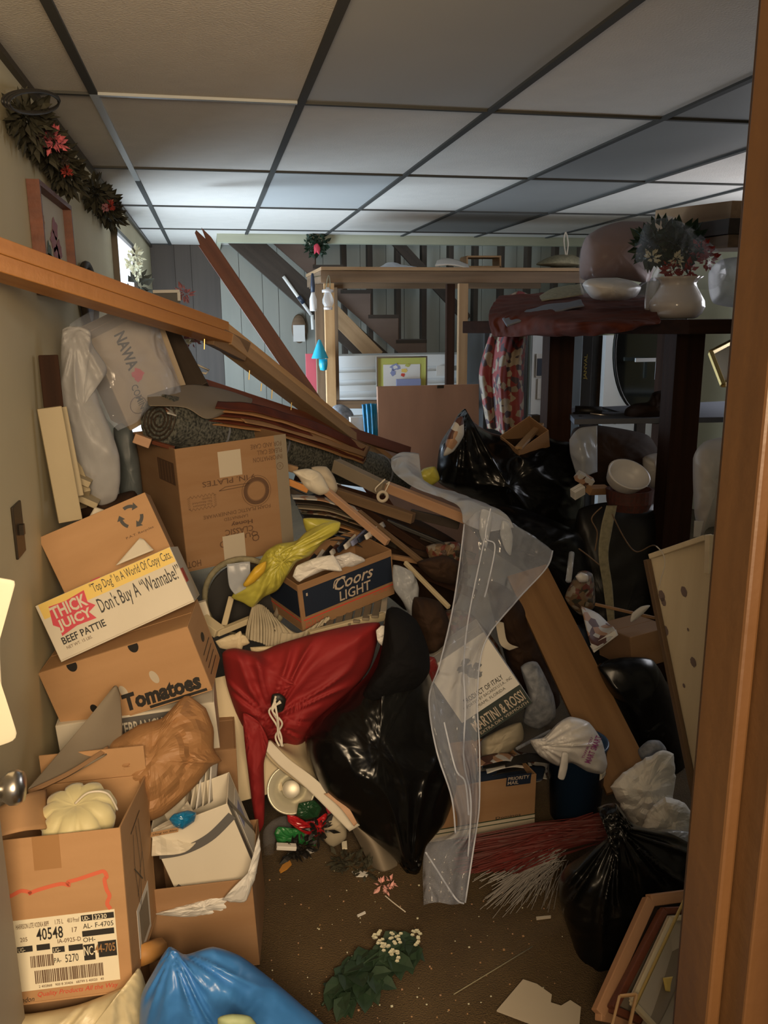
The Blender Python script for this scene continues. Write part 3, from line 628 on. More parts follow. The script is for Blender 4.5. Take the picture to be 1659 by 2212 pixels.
mc = at(1402, 752, 4.4); MM = Matrix.Translation(mc) @ Matrix.Rotation(PI/2, 4, 'X') @ Matrix.Diagonal((.225, .38, 1, 1))
q = MB(); q.lathe([(0, 0), (1, 0), (1, .03), (0, .03)], MM, 48); q.out('mirror_glass', m_mirror, g2)
tube_obj('mirror_rim', [mc+V((.225*math.cos(k*PI/24), -.03, .38*math.sin(k*PI/24))) for k in range(49)], .008, m_blackm, g2, sm=0)
plank('mirror_stand', V((mc.x, mc.y+.05, .002)), V((mc.x, mc.y+.05, mc.z)), .06, .03, m_darker, upv=(1, 0, 0), parent=g2)
q = MB(); a, c = at(1373, 782, 4.3), at(1424, 773, 4.3); q.box((a.x, 4.3, a.z), (c.x, 4.31, c.z)); q.box((c.x-.015, 4.3, a.z-.1), (c.x, 4.31, c.z)); q.out('bracket_reflection', m_sidew, label='white L shaped reflection in the oval mirror, modelled as a solid piece', cat='bracket')  # mirror reflection modelled as solid white bars before the glass
g2 = root('desk', 'slate coloured desk surface between the posts', 'desk', at(1390, 930, 3.7))
a = at(1226, 912, 3.9); q = MB(); q.prism([(a.x, 3.95), (at(1240, 920, 3.5).x, 3.5), (at(1560, 940, 3.4).x, 3.4), (2.95, 4.1)], 1.035, 1.06); q.out('desk_top', m_slate, g2, bevel=.002)
q = MB(); q.box((1.55, 3.9, 0), (1.6, 3.95, 1.035)); q.out('desk_leg', m_darker, g2); q = MB(); q.box((2.7, 3.6, 0), (2.75, 3.65, 1.035)); q.out('desk_leg', m_darker, g2)
g2 = root('black_tripod', 'folded black tripod lying on the slate desk', 'tripod', at(1290, 895, 3.7))
for k, (p0, p1, r_) in enumerate((((1238, 898, 3.7), (1352, 905, 3.65), .018), ((1242, 886, 3.75), (1300, 888, 3.7), .022), ((1300, 884, 3.8), (1348, 898, 3.7), .012), ((1250, 902, 3.6), (1330, 912, 3.6), .01))):
    tube_obj('tripod_leg', [at(*p0), at(*p1)], r_, m_blackm, g2, sm=0)
tube_obj('silver_rod', [at(1275, 893, 3.62), at(1350, 902, 3.6)], .006, m_metal, label='thin light rod beside the black tripod', cat='rod', sm=0)
puff('brown_blanket', [(1352, 905), (1350, 885), (1370, 872), (1400, 868), (1410, 848), (1440, 842), (1470, 850), (1475, 912), (1400, 915)], 3.6, .3, m_brownf, 48, 9, .02, 8, label='brown folded blanket heaped on the slate desk', cat='blanket')
puff('cloudy_bag', [(1230, 960), (1240, 925), (1290, 918), (1400, 940), (1430, 1000), (1400, 1050), (1300, 1052), (1262, 1035), (1240, 1000)], 3.3, .35, m_brownf, 56, 10, .02, 7, label='brown bundle in a cloudy bag under the desk', cat='bundle')
sheet('bag_film', [[(1230, 950, 3.12), (1250, 925, 3.12), (1290, 920, 3.12)], [(1232, 980, 3.1), (1258, 975, 3.05), (1290, 975, 3.08)], [(1245, 1025, 3.1), (1262, 1030, 3.05), (1290, 1020, 3.08)]], m_film2, 16, 16, .012, 12, label='cloudy white film on the brown bundle', cat='plastic film')
puff('white_bag', [(1388, 990), (1410, 980), (1440, 983), (1445, 1045), (1410, 1055), (1392, 1030)], 3.15, .2, m_wbag, 40, 8, .012, 14, label='white plastic bag squeezed left of the thick post', cat='bag')
WB2 = puff('white_bag', [(1497, 990), (1520, 955), (1560, 945), (1600, 960), (1600, 1120), (1530, 1140), (1515, 1160), (1500, 1110)], 2.55, .22, m_wbag, 48, 10, .012, 11, seed=3, label='tall white plastic bag hanging at the door casing', cat='bag')
sheet('bag_tail', [[(1500, 1125, 2.4), (1520, 1125, 2.4)], [(1498, 1160, 2.4), (1512, 1160, 2.4)]], m_wbag, 8, 8, .006, 14, parent=WB2)
# gold framed picture at right
g2 = root('gold_picture_frame', 'tilted gold framed picture at the right edge', 'picture', at(1560, 850, 2.6))
P0, P1, P2 = at(1535, 762, 2.7), at(1562, 832, 2.6), at(1600, 728, 2.9); P3 = P2+(P1-P0)
for s_, e_ in ((P0, P1), (P0, P2), (P2, P3), (P1, P3)): plank('frame_rail', s_, e_, .016, .016, m_gold, parent=g2)
q = MB(); q.add([P0+V((0, .01, 0)), P1+V((0, .01, 0)), P3+V((0, .01, 0)), P2+V((0, .01, 0))], [(0, 1, 2, 3)]); q.out('print_sheet', m_white, g2, solid=.004)
# overhead storage boards
for i, (p0, p1, w_, m_, lb) in enumerate((((1466, 478, 3.9), (1640, 462, 3.2), .10, m_lwood2, 'tan board of the overhead rack, topmost at right'), ((1500, 505, 3.7), (1640, 488, 3.1), .06, m_darker, 'dark grey board of the overhead rack, middle'), ((1535, 532, 3.6), (1640, 520, 3.1), .05, m_stud, 'brown board of the overhead rack, lowest'))):
    plank('rack_board', at(*p0), at(*p1), w_, .25, m_, label=lb, cat='board')
# cloths on table
sheet('rust_cloth', [[(1078, 640, 4.1), (1150, 634, 4.2), (1260, 636, 4.1), (1400, 640, 3.6)], [(1060, 665, 3.7), (1150, 650, 3.8), (1260, 650, 3.6), (1410, 655, 3.2)], [(1056, 690, 3.5), (1140, 680, 3.3), (1270, 690, 2.9), (1420, 680, 2.85)], [(1064, 722, 3.5), (1110, 722, 3.35), (1300, 700, 2.75), (1425, 695, 2.75)], [(1080, 728, 3.5), (1120, 725, 3.33), (1320, 722, 2.74), (1380, 702, 2.74)]], m_rust, 90, 60, .022, 7, .004, label='rust red cloth spread over the dark table corner', cat='cloth')
sheet('slate_garment', [[(1085, 690, 3.4), (1170, 662, 3.4), (1255, 650, 3.3)], [(1095, 705, 3.3), (1175, 680, 3.25), (1262, 660, 3.2)]], m_slate, 24, 8, .012, 9, .006, label='slate grey garment lying across the rust cloth', cat='garment')
sheet('tan_paper', [[(1165, 640, 3.9), (1200, 622, 3.9), (1255, 612, 3.9)], [(1170, 650, 3.7), (1210, 645, 3.7), (1262, 635, 3.7)]], m_cork, 16, 8, .012, 9, .003, label='crumpled tan paper behind the rust cloth', cat='paper')
sheet('patterned_rug', [[(1085, 650, 4.4), (1120, 630, 4.4), (1165, 650, 4.4), (1170, 650, 4.45)], [(1060, 720, 4.3), (1085, 715, 4.2), (1120, 720, 4.15), (1140, 720, 4.2)], [(1037, 800, 4.3), (1068, 800, 4.2), (1095, 800, 4.1), (1130, 800, 4.15)], [(1042, 860, 4.3), (1070, 860, 4.2), (1095, 860, 4.1), (1130, 860, 4.15)], [(1054, 925, 4.3), (1075, 930, 4.2), (1100, 945, 4.1), (1130, 945, 4.15)]], m_rug, 40, 60, .006, 5, .008, pleat=(2.5, .03), label='red and cream patterned rug hanging off the table', cat='rug')
puff('pink_pillow', [(1255, 540), (1268, 510), (1300, 490), (1345, 478), (1400, 480), (1420, 500), (1415, 560), (1400, 610), (1330, 600), (1262, 605), (1252, 590)], 3.6, .3, mat('pink_fabric', (0.22, 0.14, 0.12), .8), 56, 10, .012, 7, label='dusky pink cushion inside a clear bag on the table', cat='cushion')
puff('clear_bag', [(1250, 560), (1262, 515), (1300, 486), (1350, 470), (1440, 465), (1470, 480), (1440, 560), (1410, 640), (1340, 640), (1262, 642), (1252, 610)], 3.5, .55, m_film3, 64, 12, .02, 8, label='clear plastic bag around the pink cushion', cat='plastic bag')
puff('glass_bowl', [(1258, 615), (1275, 602), (1320, 600), (1360, 605), (1385, 620), (1372, 642), (1330, 650), (1280, 645)], 3.1, .25, m_wbag, 48, 8, .015, 10, label='white wadded wrap below the pink cushion', cat='wrap')
# bag with flowers
g2 = root('flower_arrangement', 'silk flower arrangement with green leaves and red blooms', 'flowers', at(1450, 600, 3.1))
leaves('greenery', m_green, [(at(1430, 520, 3.15), .07), (at(1460, 530, 3.05), .07), (at(1405, 530, 3.05), .05), (at(1480, 530, 3.1), .06)], 150, .045, g2)
leaves('white_bloom', m_wflow, [(at(1462, 560, 3.0), .02)], 30, .02, g2, 3)
leaves('white_bloom', m_wflow, [(at(1408, 556, 3.0), .02)], 30, .02, g2, 4)
for k_, c_ in enumerate(((1515, 540, 3.0), (1450, 582, 3.0), (1485, 585, 3.0), (1530, 560, 3.0))): leaves('red_bloom', m_rflow, [(at(*c_), .03)], 40, .025, g2, 4+k_)
puff('clear_flower_bag', [(1372, 560), (1385, 500), (1400, 478), (1450, 470), (1500, 495), (1555, 545), (1570, 590), (1540, 625), (1450, 620), (1400, 592)], 3.05, .4, m_film3, 64, 12, .02, 9, seed=2, label='clear bag wrapped around the silk flowers', cat='plastic bag')
puff('dusky_bag', [(1530, 590), (1560, 560), (1620, 560), (1620, 660), (1540, 655)], 3.2, .3, m_film2, 40, 8, .015, 9, seed=5, label='dusky plastic bag behind the milk glass shade', cat='plastic bag')
g2 = root('lamp_shade', 'white milk glass lamp shade with ruffled rim', 'lamp shade', at(1480, 690, 2.85))
LM = Matrix.Translation(V((at(1482, 690, 2.85).x, 2.92, zt2+.003)))
q = MB(); k = .102
sc_ = 1; prof = [(.062, 0), (.075, .004), (.092, .02), (.101, .042), (.098, .065), (.082, .092), (.068, .115), (.064, .128), (.072, .142), (.086, .152)]
q.lathe(prof+[(r_-.004, z_) for r_, z_ in reversed(prof)], LM, 72, ruf=lambda j, a: (.045*math.sin(14*a) if j in (9, 10) else .02*math.sin(14*a) if j in (8, 11) else 0)); q.out('glass_shade', m_milk, g2, smooth=True)
q = MB(); q.lathe([(0, 0), (.03, 0), (.034, .06), (.03, .14), (0, .14)], Matrix.Translation(V((at(1424, 690, 2.95).x, 3.0, zt2+.003))), 20); q.out('clear_glass', m_clearg, smooth=True, label='clear glass tumbler left of the milk glass shade', cat='glass')
# bowl, basket, small papers, ribbon
g2 = root('basket', 'dark red woven basket holding a white bowl', 'basket', at(1360, 1100, 2.9))
bc = at(1358, 1100, 2.85); q = MB(); q.lathe([(0, 0), (.075, 0), (.085, .03), (.088, .08), (.080, .08), (.075, .03), (0, .01)], Matrix.Translation(bc), 28, ruf=lambda j, a: .02*math.sin(24*a+j*2)); q.out('woven_body', mat('red_wicker', (0.10, 0.02, 0.012), .7, (0.04, 0.02, 0.015), sc=(90, 90, 90)), g2)
BM = Matrix.Translation(at(1353, 1032, 2.78)) @ Euler((.75, .15, 0)).to_matrix().to_4x4() @ Matrix.Diagonal((1.15, .95, 1.2, 1))
q = MB(); pr = [(0, -.04), (.04, -.038), (.06, -.02), (.072, .015), (.074, .02), (.068, .02), (.055, -.015), (.035, -.03), (0, -.032)]; q.lathe(pr, BM, 32); q.out('plastic_bowl', m_wbag, smooth=True, label='white plastic bowl tipped forward on the basket', cat='bowl')
for i, (x, y, w_, h_, r_, mm, lb) in enumerate(((1262, 1035, .07, .035, .5, m_mag, 'small printed packet, uppermost left of the basket'), (1248, 1062, .05, .04, -.4, m_paper, 'small whitish packet left of the basket'), (1290, 1058, .10, .03, .1, m_card_d, 'thin tan carton pieces beside the basket'))):
    carton('packet', lb, 'packet', at(x, y, 2.9), (.4, r_, .2*i), (w_, .03, h_), mm)
sheet('ribbon', [[(1310, 1092, 2.75), (1333, 1092, 2.75)], [(1298, 1140, 2.72), (1322, 1145, 2.72)], [(1293, 1200, 2.7), (1314, 1200, 2.7)], [(1303, 1270, 2.7), (1323, 1270, 2.7)], [(1313, 1345, 2.68), (1328, 1345, 2.68)]], m_cork, 6, 30, .003, 14, .002, label='long pale ribbon hanging down from the basket', cat='ribbon')
for i, pts in enumerate((((1322, 1110), (1350, 1165), (1375, 1192), (1410, 1178), (1428, 1190)), ((1300, 1095), (1278, 1120), (1290, 1150), (1285, 1190)), ((1250, 1185), (1270, 1200), (1300, 1225)))):
    tube_obj('twine', [at(x, y, 2.7) for x, y in pts], .0025, m_stud, label=['thin brown cord looping right of the pale ribbon', 'thin brown cord left of the pale ribbon', 'short brown cord crossing low to the ribbon'][i], cat='cord')
def clampx(o):
    X0 = XL+.004-PW[o.name].translation.x
    for v_ in o.data.vertices:
        if v_.co.x < X0: v_.co.x = X0
    Z1 = ZC-.03-PW[o.name].translation.z
    for v_ in o.data.vertices:
        if v_.co.z > Z1: v_.co.z = Z1
# ------------------------------------------------------------------ left wall things
def wallpic(name, label, y0, y1, z0, z1, fr, th, dep):
    g = root(name, label, 'picture', (XL+.01, (y0+y1)/2, z0))
    for a in ((y0, z0, y1, z0+th), (y0, z1-th, y1, z1), (y0, z0+th, y0+th, z1-th), (y1-th, z0+th, y1, z1-th)):
        q = MB(); q.box((XL+.001, a[0], a[1]), (XL+dep, a[2], a[3])); q.out('frame_rail', fr, g)
    q = MB(); q.box((XL+.001, y0+th, z0+th), (XL+.008, y1-th, z1-th)); q.out('print_sheet', m_white, g); return g
ya = atx(56, 400, XL+.0).y; yb = atx(131, 450, XL+.0).y
g = wallpic('flower_picture', 'framed flower picture on the cream wall above the orange beam', ya, yb, 1.58, 1.885, m_rwood, .014, .035)
FM = Matrix(((0, 0, 1, XL+.009), (1, 0, 0, ya), (0, 1, 0, 1.58), (0, 0, 0, 1)))
wv = yb-ya
m_of = mat('orange_print', (0.38, 0.17, 0.05), .7); m_gf = mat('blue_green_print', (0.10, 0.14, 0.11), .7); m_pf = mat('mauve_print', (0.35, 0.15, 0.18), .7)
for i, (cx, cy, rx, ry, mm) in enumerate(((.22, .235, .035, .02, m_of), (.18, .20, .04, .022, m_of), (.28, .20, .03, .02, m_of), (.20, .16, .035, .02, m_of), (.62, .20, .09, .03, m_pf), (.55, .16, .1, .03, m_pf), (.7, .14, .08, .03, m_pf), (.60, .12, .09, .03, m_pf), (.3, .07, .2, .045, m_gf), (.62, .06, .25, .04, m_gf), (.38, .11, .06, .04, m_gf))):
    blob2(g, FM, cx*wv, cy+.01, rx*wv, ry, mm, seed=i)
g = root('round_wall_mirror', 'dark rimmed oval frame low on the left wall behind the pile', 'mirror', (XL, 3.95, 1.5))
oc = V((XL+.02, atx(172, 650, XL).y+.12, 1.60)); tube_obj('rim', [oc+V((0, .17*math.cos(k*PI/16), .12*math.sin(k*PI/16))) for k in range(33)], .014, m_darker, g, sm=0)
q = MB(); q.lathe([(0, 0), (1, 0), (1, .01), (0, .01)], Matrix.Translation(oc-V((.015, 0, 0))) @ Matrix.Rotation(PI/2, 4, 'Y') @ Matrix.Diagonal((.12, .17, 1, 1)), 32); q.out('mirror_glass', m_slate, g)
g = root('vase_of_flowers', 'dried cream flowers before the bright basement window', 'flowers', (XL+.05, 5.3, 1.6))
for k_, c_ in enumerate(((XL+.05, 5.2, 1.84), (XL+.05, 5.42, 1.90), (XL+.05, 5.5, 1.80))): clampx(leaves('bloom', m_wflow, [(c_, .035)], 40, .035, g, 5+k_))
clampx(leaves('stems', m_dgreen, [((XL+.06, 5.3, 1.72), .06)], 25, .07, g, 6))
def garland(label, pts, n, rad, size, flowers, sd):
    g = root('floral_garland', label, 'garland', pts[0])
    C_ = [(cr([V(p) for p in pts], k/n), rad) for k in range(n+1)]
    o_ = leaves('foliage', m_dgreen, C_, 70, size, g, sd)
    clampx(o_)
    for c, r_, mm in flowers: clampx(leaves('blossom', mm, [(c, r_*.55)], 70, r_*.45, g, sd+7))
def aw(px, py, o=.05): return atx(px, py, XL+o)
garland('large silk flower garland hanging high on the left wall by the picture', [aw(55, 250), aw(90, 300), aw(125, 345), aw(150, 385)], 9, .045, .038, [(aw(118, 305, .10), .045, m_pinkf), (aw(132, 345, .09), .03, m_darker), (aw(100, 285, .09), .03, m_darker), (aw(145, 370, .09), .022, m_rflow)], 11)
garland('smaller silk flower garland above the basement window', [aw(205, 415), aw(225, 440), aw(243, 470)], 6, .05, .04, [(aw(238, 445, .10), .03, m_rflow), (aw(247, 440, .10), .03, m_darker), (aw(228, 450, .09), .02, m_pf)], 21)
g = root('wire_coil', 'coil of black wire hooked under the ceiling at upper left', 'wire', aw(30, 240))
for k in range(3):
    tube_obj('wire_loop', [atx(67+r_*math.cos(t)*1.0+k*3, 218+24*math.sin(t)+k*2, XL+.09+.012*k) for r_ in (62-4*k,) for t in [j*PI/10 for j in range(21)]], .003, m_blackm, g, sm=60)
for k, (x, y) in enumerate(((8, 600), (52, 632), (78, 622), (102, 615), (30, 570), (140, 560))):
    pass
# ------------------------------------------------------------------ long beams
g = root('long_beam', 'long orange lit doubled pine beam broken at the middle, running down into the pile', 'beam', at(480, 720, 3.0))
pA, pB, pC = at(-60, 536, 1.87), at(478, 716, 3.05), at(855, 1012, 4.35)
mid = lambda p, dz, dx=0: p+V((dx, 0, dz))
plank('near_plank', mid(pA, .016), mid(pB, .016), .034, .06, m_owood, parent=g)  # orange colour puts the warm light on the near end into the wood
plank('near_plank', mid(pA, -.024), mid(pB, -.024), .036, .085, m_owood, parent=g)
plank('far_plank', mid(pB, .014), mid(pC, .016), .036, .05, m_lwood, parent=g)
plank('far_plank', mid(pB, -.026), mid(pC, -.028), .040, .09, m_lwood2, parent=g)
plank('splice_block', at(455, 722, 2.99), at(525, 758, 3.12), .07, .05, m_stud, parent=g, upv=(0.2, 0, 1))
nl = MB()
for x, y, Y, l_ in ((442, 722, 2.93, .05), (539, 800, 3.2, .035), (565, 828, 3.3, .03), (588, 840, 3.4, .04), (630, 865, 3.5, .04)):
    p = at(x, y, Y); nl.tube([p, p-V((.004, 0, l_))], .0022, 6)
nl.out('nails', m_gold, g)
_a, _b = at(443, 520, 4.5), at(660, 840, 4.4); _b = _a+(_b-_a)*((_a.z-.03)/(_a.z-_b.z))
plank('red_brown_plank', _a, _b, .085, .03, m_rwood, upv=(1, 0, .7), label='red brown plank with a splintered top end leaning on the long beam', cat='plank', splint=.07)
plank('dark_red_pole', at(380, 815, 3.1), at(880, 975, 4.2), .05, .04, m_rwood, label='dark red pole under the long beam', cat='pole')
g = root('clothes_hanger', 'thin white wire hanger behind the dark board', 'hanger', at(420, 800, 3.2))
tube_obj('hanger_wire', [at(398, 778, 3.2), at(420, 785, 3.2), at(452, 800, 3.2), at(445, 807, 3.2), at(408, 800, 3.2), at(398, 778, 3.2)], .004, m_cordw, g, sm=0)
plank('dark_leaning_board', at(318, 672, 3.25), at(412, 850, 3.05), .14, .03, m_darker, upv=(1, 0, .5), label='dark board leaning behind the wrapped carton', cat='board')
plank('board_edge_strip', at(352, 675, 3.3), at(428, 835, 3.1), .022, .03, m_stud, upv=(1, 0, .5), label='thin brown strip along the dark leaning board', cat='strip')
g = root('lace_frame', 'small white lace edged frame behind the beam', 'frame', at(362, 660, 3.9))
plank('frame_rail', at(330, 630, 3.9), at(388, 629, 3.9), .014, .01, m_paper, parent=g); plank('frame_rail', at(386, 630, 3.9), at(387, 650, 3.9), .014, .01, m_paper, upv=(1, 0, 0), parent=g)
q = MB(); a, c = at(331, 655, 3.92), at(388, 630, 3.92); q.box((a.x, 3.92, a.z), (c.x, 3.93, c.z)); q.out('frame_panel', m_blackm, g)
g = root('dried_flowers', 'dusky dried flowers with pale petals hanging below the lace frame', 'flowers', at(395, 720, 3.8))
for k_, c_ in enumerate(((380, 705, 3.6), (390, 722, 3.6), (400, 635, 3.95), (412, 732, 3.7))): leaves('bloom', m_pf, [(at(*c_), .03)], 30, .03, g, 8+k_)
for k_, c_ in enumerate(((370, 690, 3.6), (385, 700, 3.6), (392, 742, 3.6))): leaves('pale_bloom', m_wflow, [(at(*c_), .025)], 26, .028, g, 19+k_)
q = MB(); a, c = at(400, 740, 3.7), at(432, 728, 3.7); q.box((a.x, 3.7, a.z), (c.x, 3.75, c.z)); q.out('small_pink_box', mat('pale_mauve', (.22, .17, .14), .7), label='small pale mauve box beyond the long beam', cat='box')
# ------------------------------------------------------------------ wrapped carton + draped bag + shelf boards (left)
WM = pose((-.277, 2.927, 1.375), (.194, -.394, .532)); wd = (.24, .13, .337)
g, WM, wd = carton('wrapped_carton', 'tan printed carton wrapped in clear plastic against the left wall', 'carton', (-.262, 2.96, 1.36), (.194, -.42, .50), (.25, .14, .34), m_boxtan)
FMw = face(WM, wd, 'front'); FM2 = FMw @ Matrix.Rotation(-PI/2, 4, 'Z') @ Matrix.Translation((-wd[2], 0, 0))
txt(g, FM2, 'NAWA', .02, .075, .15, .115, m_ink, .03); txt(g, FM2, 'COMING', .20, .06, .31, .085, m_ink, .01)
blob2(g, FM2, .175, .10, .022, .02, m_redprint); tube_obj('seal_print', [FMw @ V((.06+.03*math.cos(t), .07+.03*math.sin(t), .002)) for t in [k*PI/8 for k in range(17)]], .0015, m_inkb, g, sm=0)
sheet('clear_wrap', [[(150, 705, 2.72), (200, 668, 2.8), (300, 640, 2.86), (325, 660, 2.95)], [(165, 800, 2.68), (240, 790, 2.70), (325, 740, 2.8), (362, 760, 2.9)], [(210, 880, 2.66), (270, 880, 2.70), (370, 840, 2.8), (398, 860, 2.9)], [(255, 930, 2.66), (290, 915, 2.72), (330, 880, 2.8), (400, 880, 2.9)]], m_film, 40, 40, .016, 7, .0008, seed=2, label='loose clear plastic wrap over the tan carton', cat='plastic wrap')
puff('white_plastic_bag', [(135, 712), (170, 705), (195, 715), (200, 745), (230, 790), (228, 812), (205, 820), (215, 870), (240, 930), (258, 985), (260, 1040), (250, 1080), (215, 1092), (190, 1060), (165, 1000), (140, 940), (120, 880), (118, 850), (130, 790)], 2.52, .10, m_drape, 90, 14, .012, 9, seed=4, ctr=(178, 880), folds=.012, knot=(160, 700), label='long white plastic bag draped down over the cream boards', cat='plastic bag')
g = root('cream_shelf_boards', 'cream painted broken shelf unit standing tilted at the left wall', 'shelf unit', at(130, 1140, 2.45))
plank('side_board', at(106, 880, 2.34), at(152, 1125, 2.34), .062, .02, m_aged, upv=(1, .3, 0), parent=g)
plank('side_board', at(128, 880, 2.44), at(165, 1070, 2.42), .03, .08, m_aged, upv=(1, .3, 0), parent=g)
plank('shelf_board', at(140, 955, 2.6), at(185, 1080, 2.5), .02, .12, m_aged, upv=(1, .3, 0), parent=g)
plank('shelf_board', at(130, 1010, 2.5), at(200, 1040, 2.5), .018, .12, m_aged, parent=g)
plank('shelf_board', at(158, 1060, 2.5), at(215, 1085, 2.5), .018, .12, m_aged, parent=g)
plank('dark_brown_board', at(104, 768, 2.42), at(116, 880, 2.40), .05, .03, m_dark, upv=(1, .2, 0), label='short brown board above the cream shelf boards', cat='board')
plank('dark_batten', at(118, 770, 2.50), at(122, 850, 2.48), .012, .02, m_gold, upv=(1, .2, 0), label='thin gilt edged batten beside the short brown board', cat='batten')
puff('blue_bag', [(245, 925), (280, 915), (300, 990), (310, 1090), (300, 1130), (262, 1100), (255, 1000)], 2.95, .12, mat('dull_blue_bag', (.10, .12, .13), .5), 40, 8, .01, 9, label='dull blue grey bag behind the draped white bag', cat='bag')
puff('brown_sack', [(170, 1060), (240, 1070), (290, 1060), (310, 1100), (330, 1160), (210, 1150), (160, 1110)], 2.62, .2, m_brownf, 40, 8, .012, 9, label='dark brown sack behind the recycling box', cat='sack')
# ------------------------------------------------------------------ big dinnerware carton
g, M, d = carton('dinnerware_carton', 'large open cardboard carton with upside-down dinnerware print', 'carton', (-.028, 2.906, .929), (.001, -.046, .373), (.381, .48, .40), m_card_d, open_top=True, flaps=())
FM = face(M, d, 'front'); W_, H_ = d[0], d[2]
T = lambda s, u0, v0, u1, v1, m=m_inkb, b_=.01, **k: txt(g, FM, s, u0*W_, v0*H_, u1*W_, v1*H_, m, b_, rot=180, **k)
T('9 IN. PLATES', .20, .665, .68, .71); T('FOAM PLASTIC DINNERWARE', .18, .405, .80, .435, b_=0); T('LAMINATED', .36, .36, .58, .385, b_=0)
T('Honey', .42, .30, .62, .345, b_=.03); T('CLASSIC', .36, .235, .62, .285); T('QUIET', .42, .185, .66, .235)
T('HOT', -.0, .03, .12, .085); T('INFORMATION\nPLEASE CALL\nFOR AND CARE', .66, .80, .95, .95, b_=0)
circ = lambda cx, cy, r_, a0=0, a1=2*PI, n=36: [(cx+r_*math.cos(a0+(a1-a0)*k/n), cy+r_*math.sin(a0+(a1-a0)*k/n)) for k in range(n+1)]
stroke(g, FM, circ(.68*W_, .565*H_, .105*W_), .012, m_inkb, 'printed_ring'); stroke(g, FM, circ(.68*W_, .565*H_, .135*W_), .0015, m_inkb, 'printed_ring'); stroke(g, FM, circ(.68*W_, .565*H_, .085*W_), .0015, m_inkb, 'printed_ring')
stroke(g, FM, [(.34*W_, .615*H_), (.40*W_, .64*H_), (.62*W_, .64*H_), (.58*W_, .62*H_), (.34*W_, .615*H_)], .0022, m_inkb, 'printed_tab')
z_ = []
for k in range(57):
    t = k/56*4; e = int(min(t, 3.999)); f_ = t-e; zz = .004*(1 if k % 2 else -1)
    x0, x1, y0, y1 = .07*W_, .30*W_, .50*H_, .60*H_
    P_ = [(x0+(x1-x0)*f_, y0-zz), (x1+zz, y0+(y1-y0)*f_), (x1-(x1-x0)*f_, y1+zz), (x0-zz, y1-(y1-y0)*f_)][e]; z_.append(P_)
stroke(g, FM, z_, .0018, m_inkb, 'starburst_border'); T('Cut Resistant\nNo Absorbed\nLiquids', .10, .515, .27, .585, b_=0)
stroke(g, FM, circ(.92*W_, .74*H_, .03*W_), .0015, m_inkb, 'printed_ring'); T('C', .908, .73, .932, .75)
T('O', .30, .14, .37, .20, b_=0); T('O', .60, .14, .67, .20, b_=0)
patch(g, FM, .36*W_, .72*H_, .565*W_, .93*H_, m_tapew, 'paper_label'); patch(g, FM, .33*W_, .03*H_, .53*W_, .235*H_, m_tapew, 'tape_strip', lift=.002)
patch(g, FM, .885*W_, .0, 1.0*W_, 1.0*H_, m_card_g, 'corner_strip', lift=.0004)  # grey band down the right edge of the front face
FL = face(M, d, 'left'); ppoly(g, FL, [(.62*d[1], .70*H_), (.95*d[1], .70*H_), (.95*d[1], .88*H_), (.62*d[1], .88*H_)], m_inkb, 'printed_square')
for k in range(5): stroke(g, FL, [((.65+.06*k)*d[1], .71*H_), ((.65+.06*k)*d[1], .87*H_)], .003, m_card_d, 'printed_bar', lift=.0016)
# things stacked on it: carpet rolls, papers
def roll(name, label, p0, p1, r_, m, cat='carpet roll'):
    g = root(name, label, cat, p0); P0, P1 = V(p0), V(p1); ax = (P1-P0); n = 10; b = MB()
    b.tube([P0+ax*k/n+V((0, 0, .006*math.sin(k*2.1))) for k in range(n+1)], r_, 20); b.out('roll_body', m, g, smooth=False)
    M_ = frame(P0, P1, V((0, 0, 1))); q = [M_ @ V((-.004, (r_*.9-.0011*k*r_/.09)*math.cos(k*.45), (r_*.9-.0011*k*r_/.09)*math.sin(k*.45))) for k in range(60)]
    b = MB(); b.tube(q, .003, 5); b.out('spiral_edge', m_darker, g)
    for f_ in (.32, .78):
        c = P0+ax*f_; b = MB(); y_, z_ = M_.col[1].xyz, M_.col[2].xyz
        b.tube([c+(y_*math.cos(t)+z_*math.sin(t))*(r_+.003) for t in [k*PI/10 for k in range(21)]], .004, 6); b.out('binding_tape', m_slate, g)
roll('carpet_roll', 'speckled dark green carpet roll lying on the dinnerware carton', at(345, 908, 2.75), at(640, 965, 3.3), .085, m_speck)
roll('carpet_roll', 'speckled grey carpet roll, lower and right of the dinnerware carton', at(600, 962, 3.2), at(860, 1035, 3.9), .085, m_speck)
sheet('beige_poster', [[(318, 855, 2.75), (400, 832, 2.95), (470, 838, 3.1), (545, 862, 3.2)], [(320, 872, 2.66), (400, 868, 2.75), (450, 880, 2.8), (540, 872, 3.0)], [(325, 876, 2.64), (400, 880, 2.70), (450, 905, 2.72), (500, 885, 2.95)]], m_card_g, 30, 24, .003, 5, .002, label='curled beige poster sheet on top of the carpet roll', cat='poster')
sheet('magazine', [[(355, 880, 2.72), (430, 900, 2.82), (508, 912, 2.93)], [(362, 893, 2.68), (430, 912, 2.78), (508, 925, 2.9)]], m_mag, 16, 6, .002, 6, .004, label='thin magazine tucked under the beige poster', cat='magazine')
for i in range(6):
    dy = 11*i
    sheet('kraft_layer', [[(470-8*i, 866+dy*.6, 2.88), (560, 876+dy*.7, 2.98), (680, 913+dy*.65, 3.18), (792, 960+dy*.5, 3.48)], [(465-6*i, 882+dy*.6, 2.80), (560, 893+dy*.7, 2.92), (680, 930+dy*.65, 3.12), (785, 975+dy*.5, 3.42)]], m_kraft if i % 2 else m_rust, 30, 5, .010, 6, .003, seed=i, label='folded %s paper layer under the long beam, layer %s from the top' % ('kraft' if i % 2 else 'rust coloured', ['one', 'two', 'three', 'four', 'five', 'six'][i]), cat='paper')
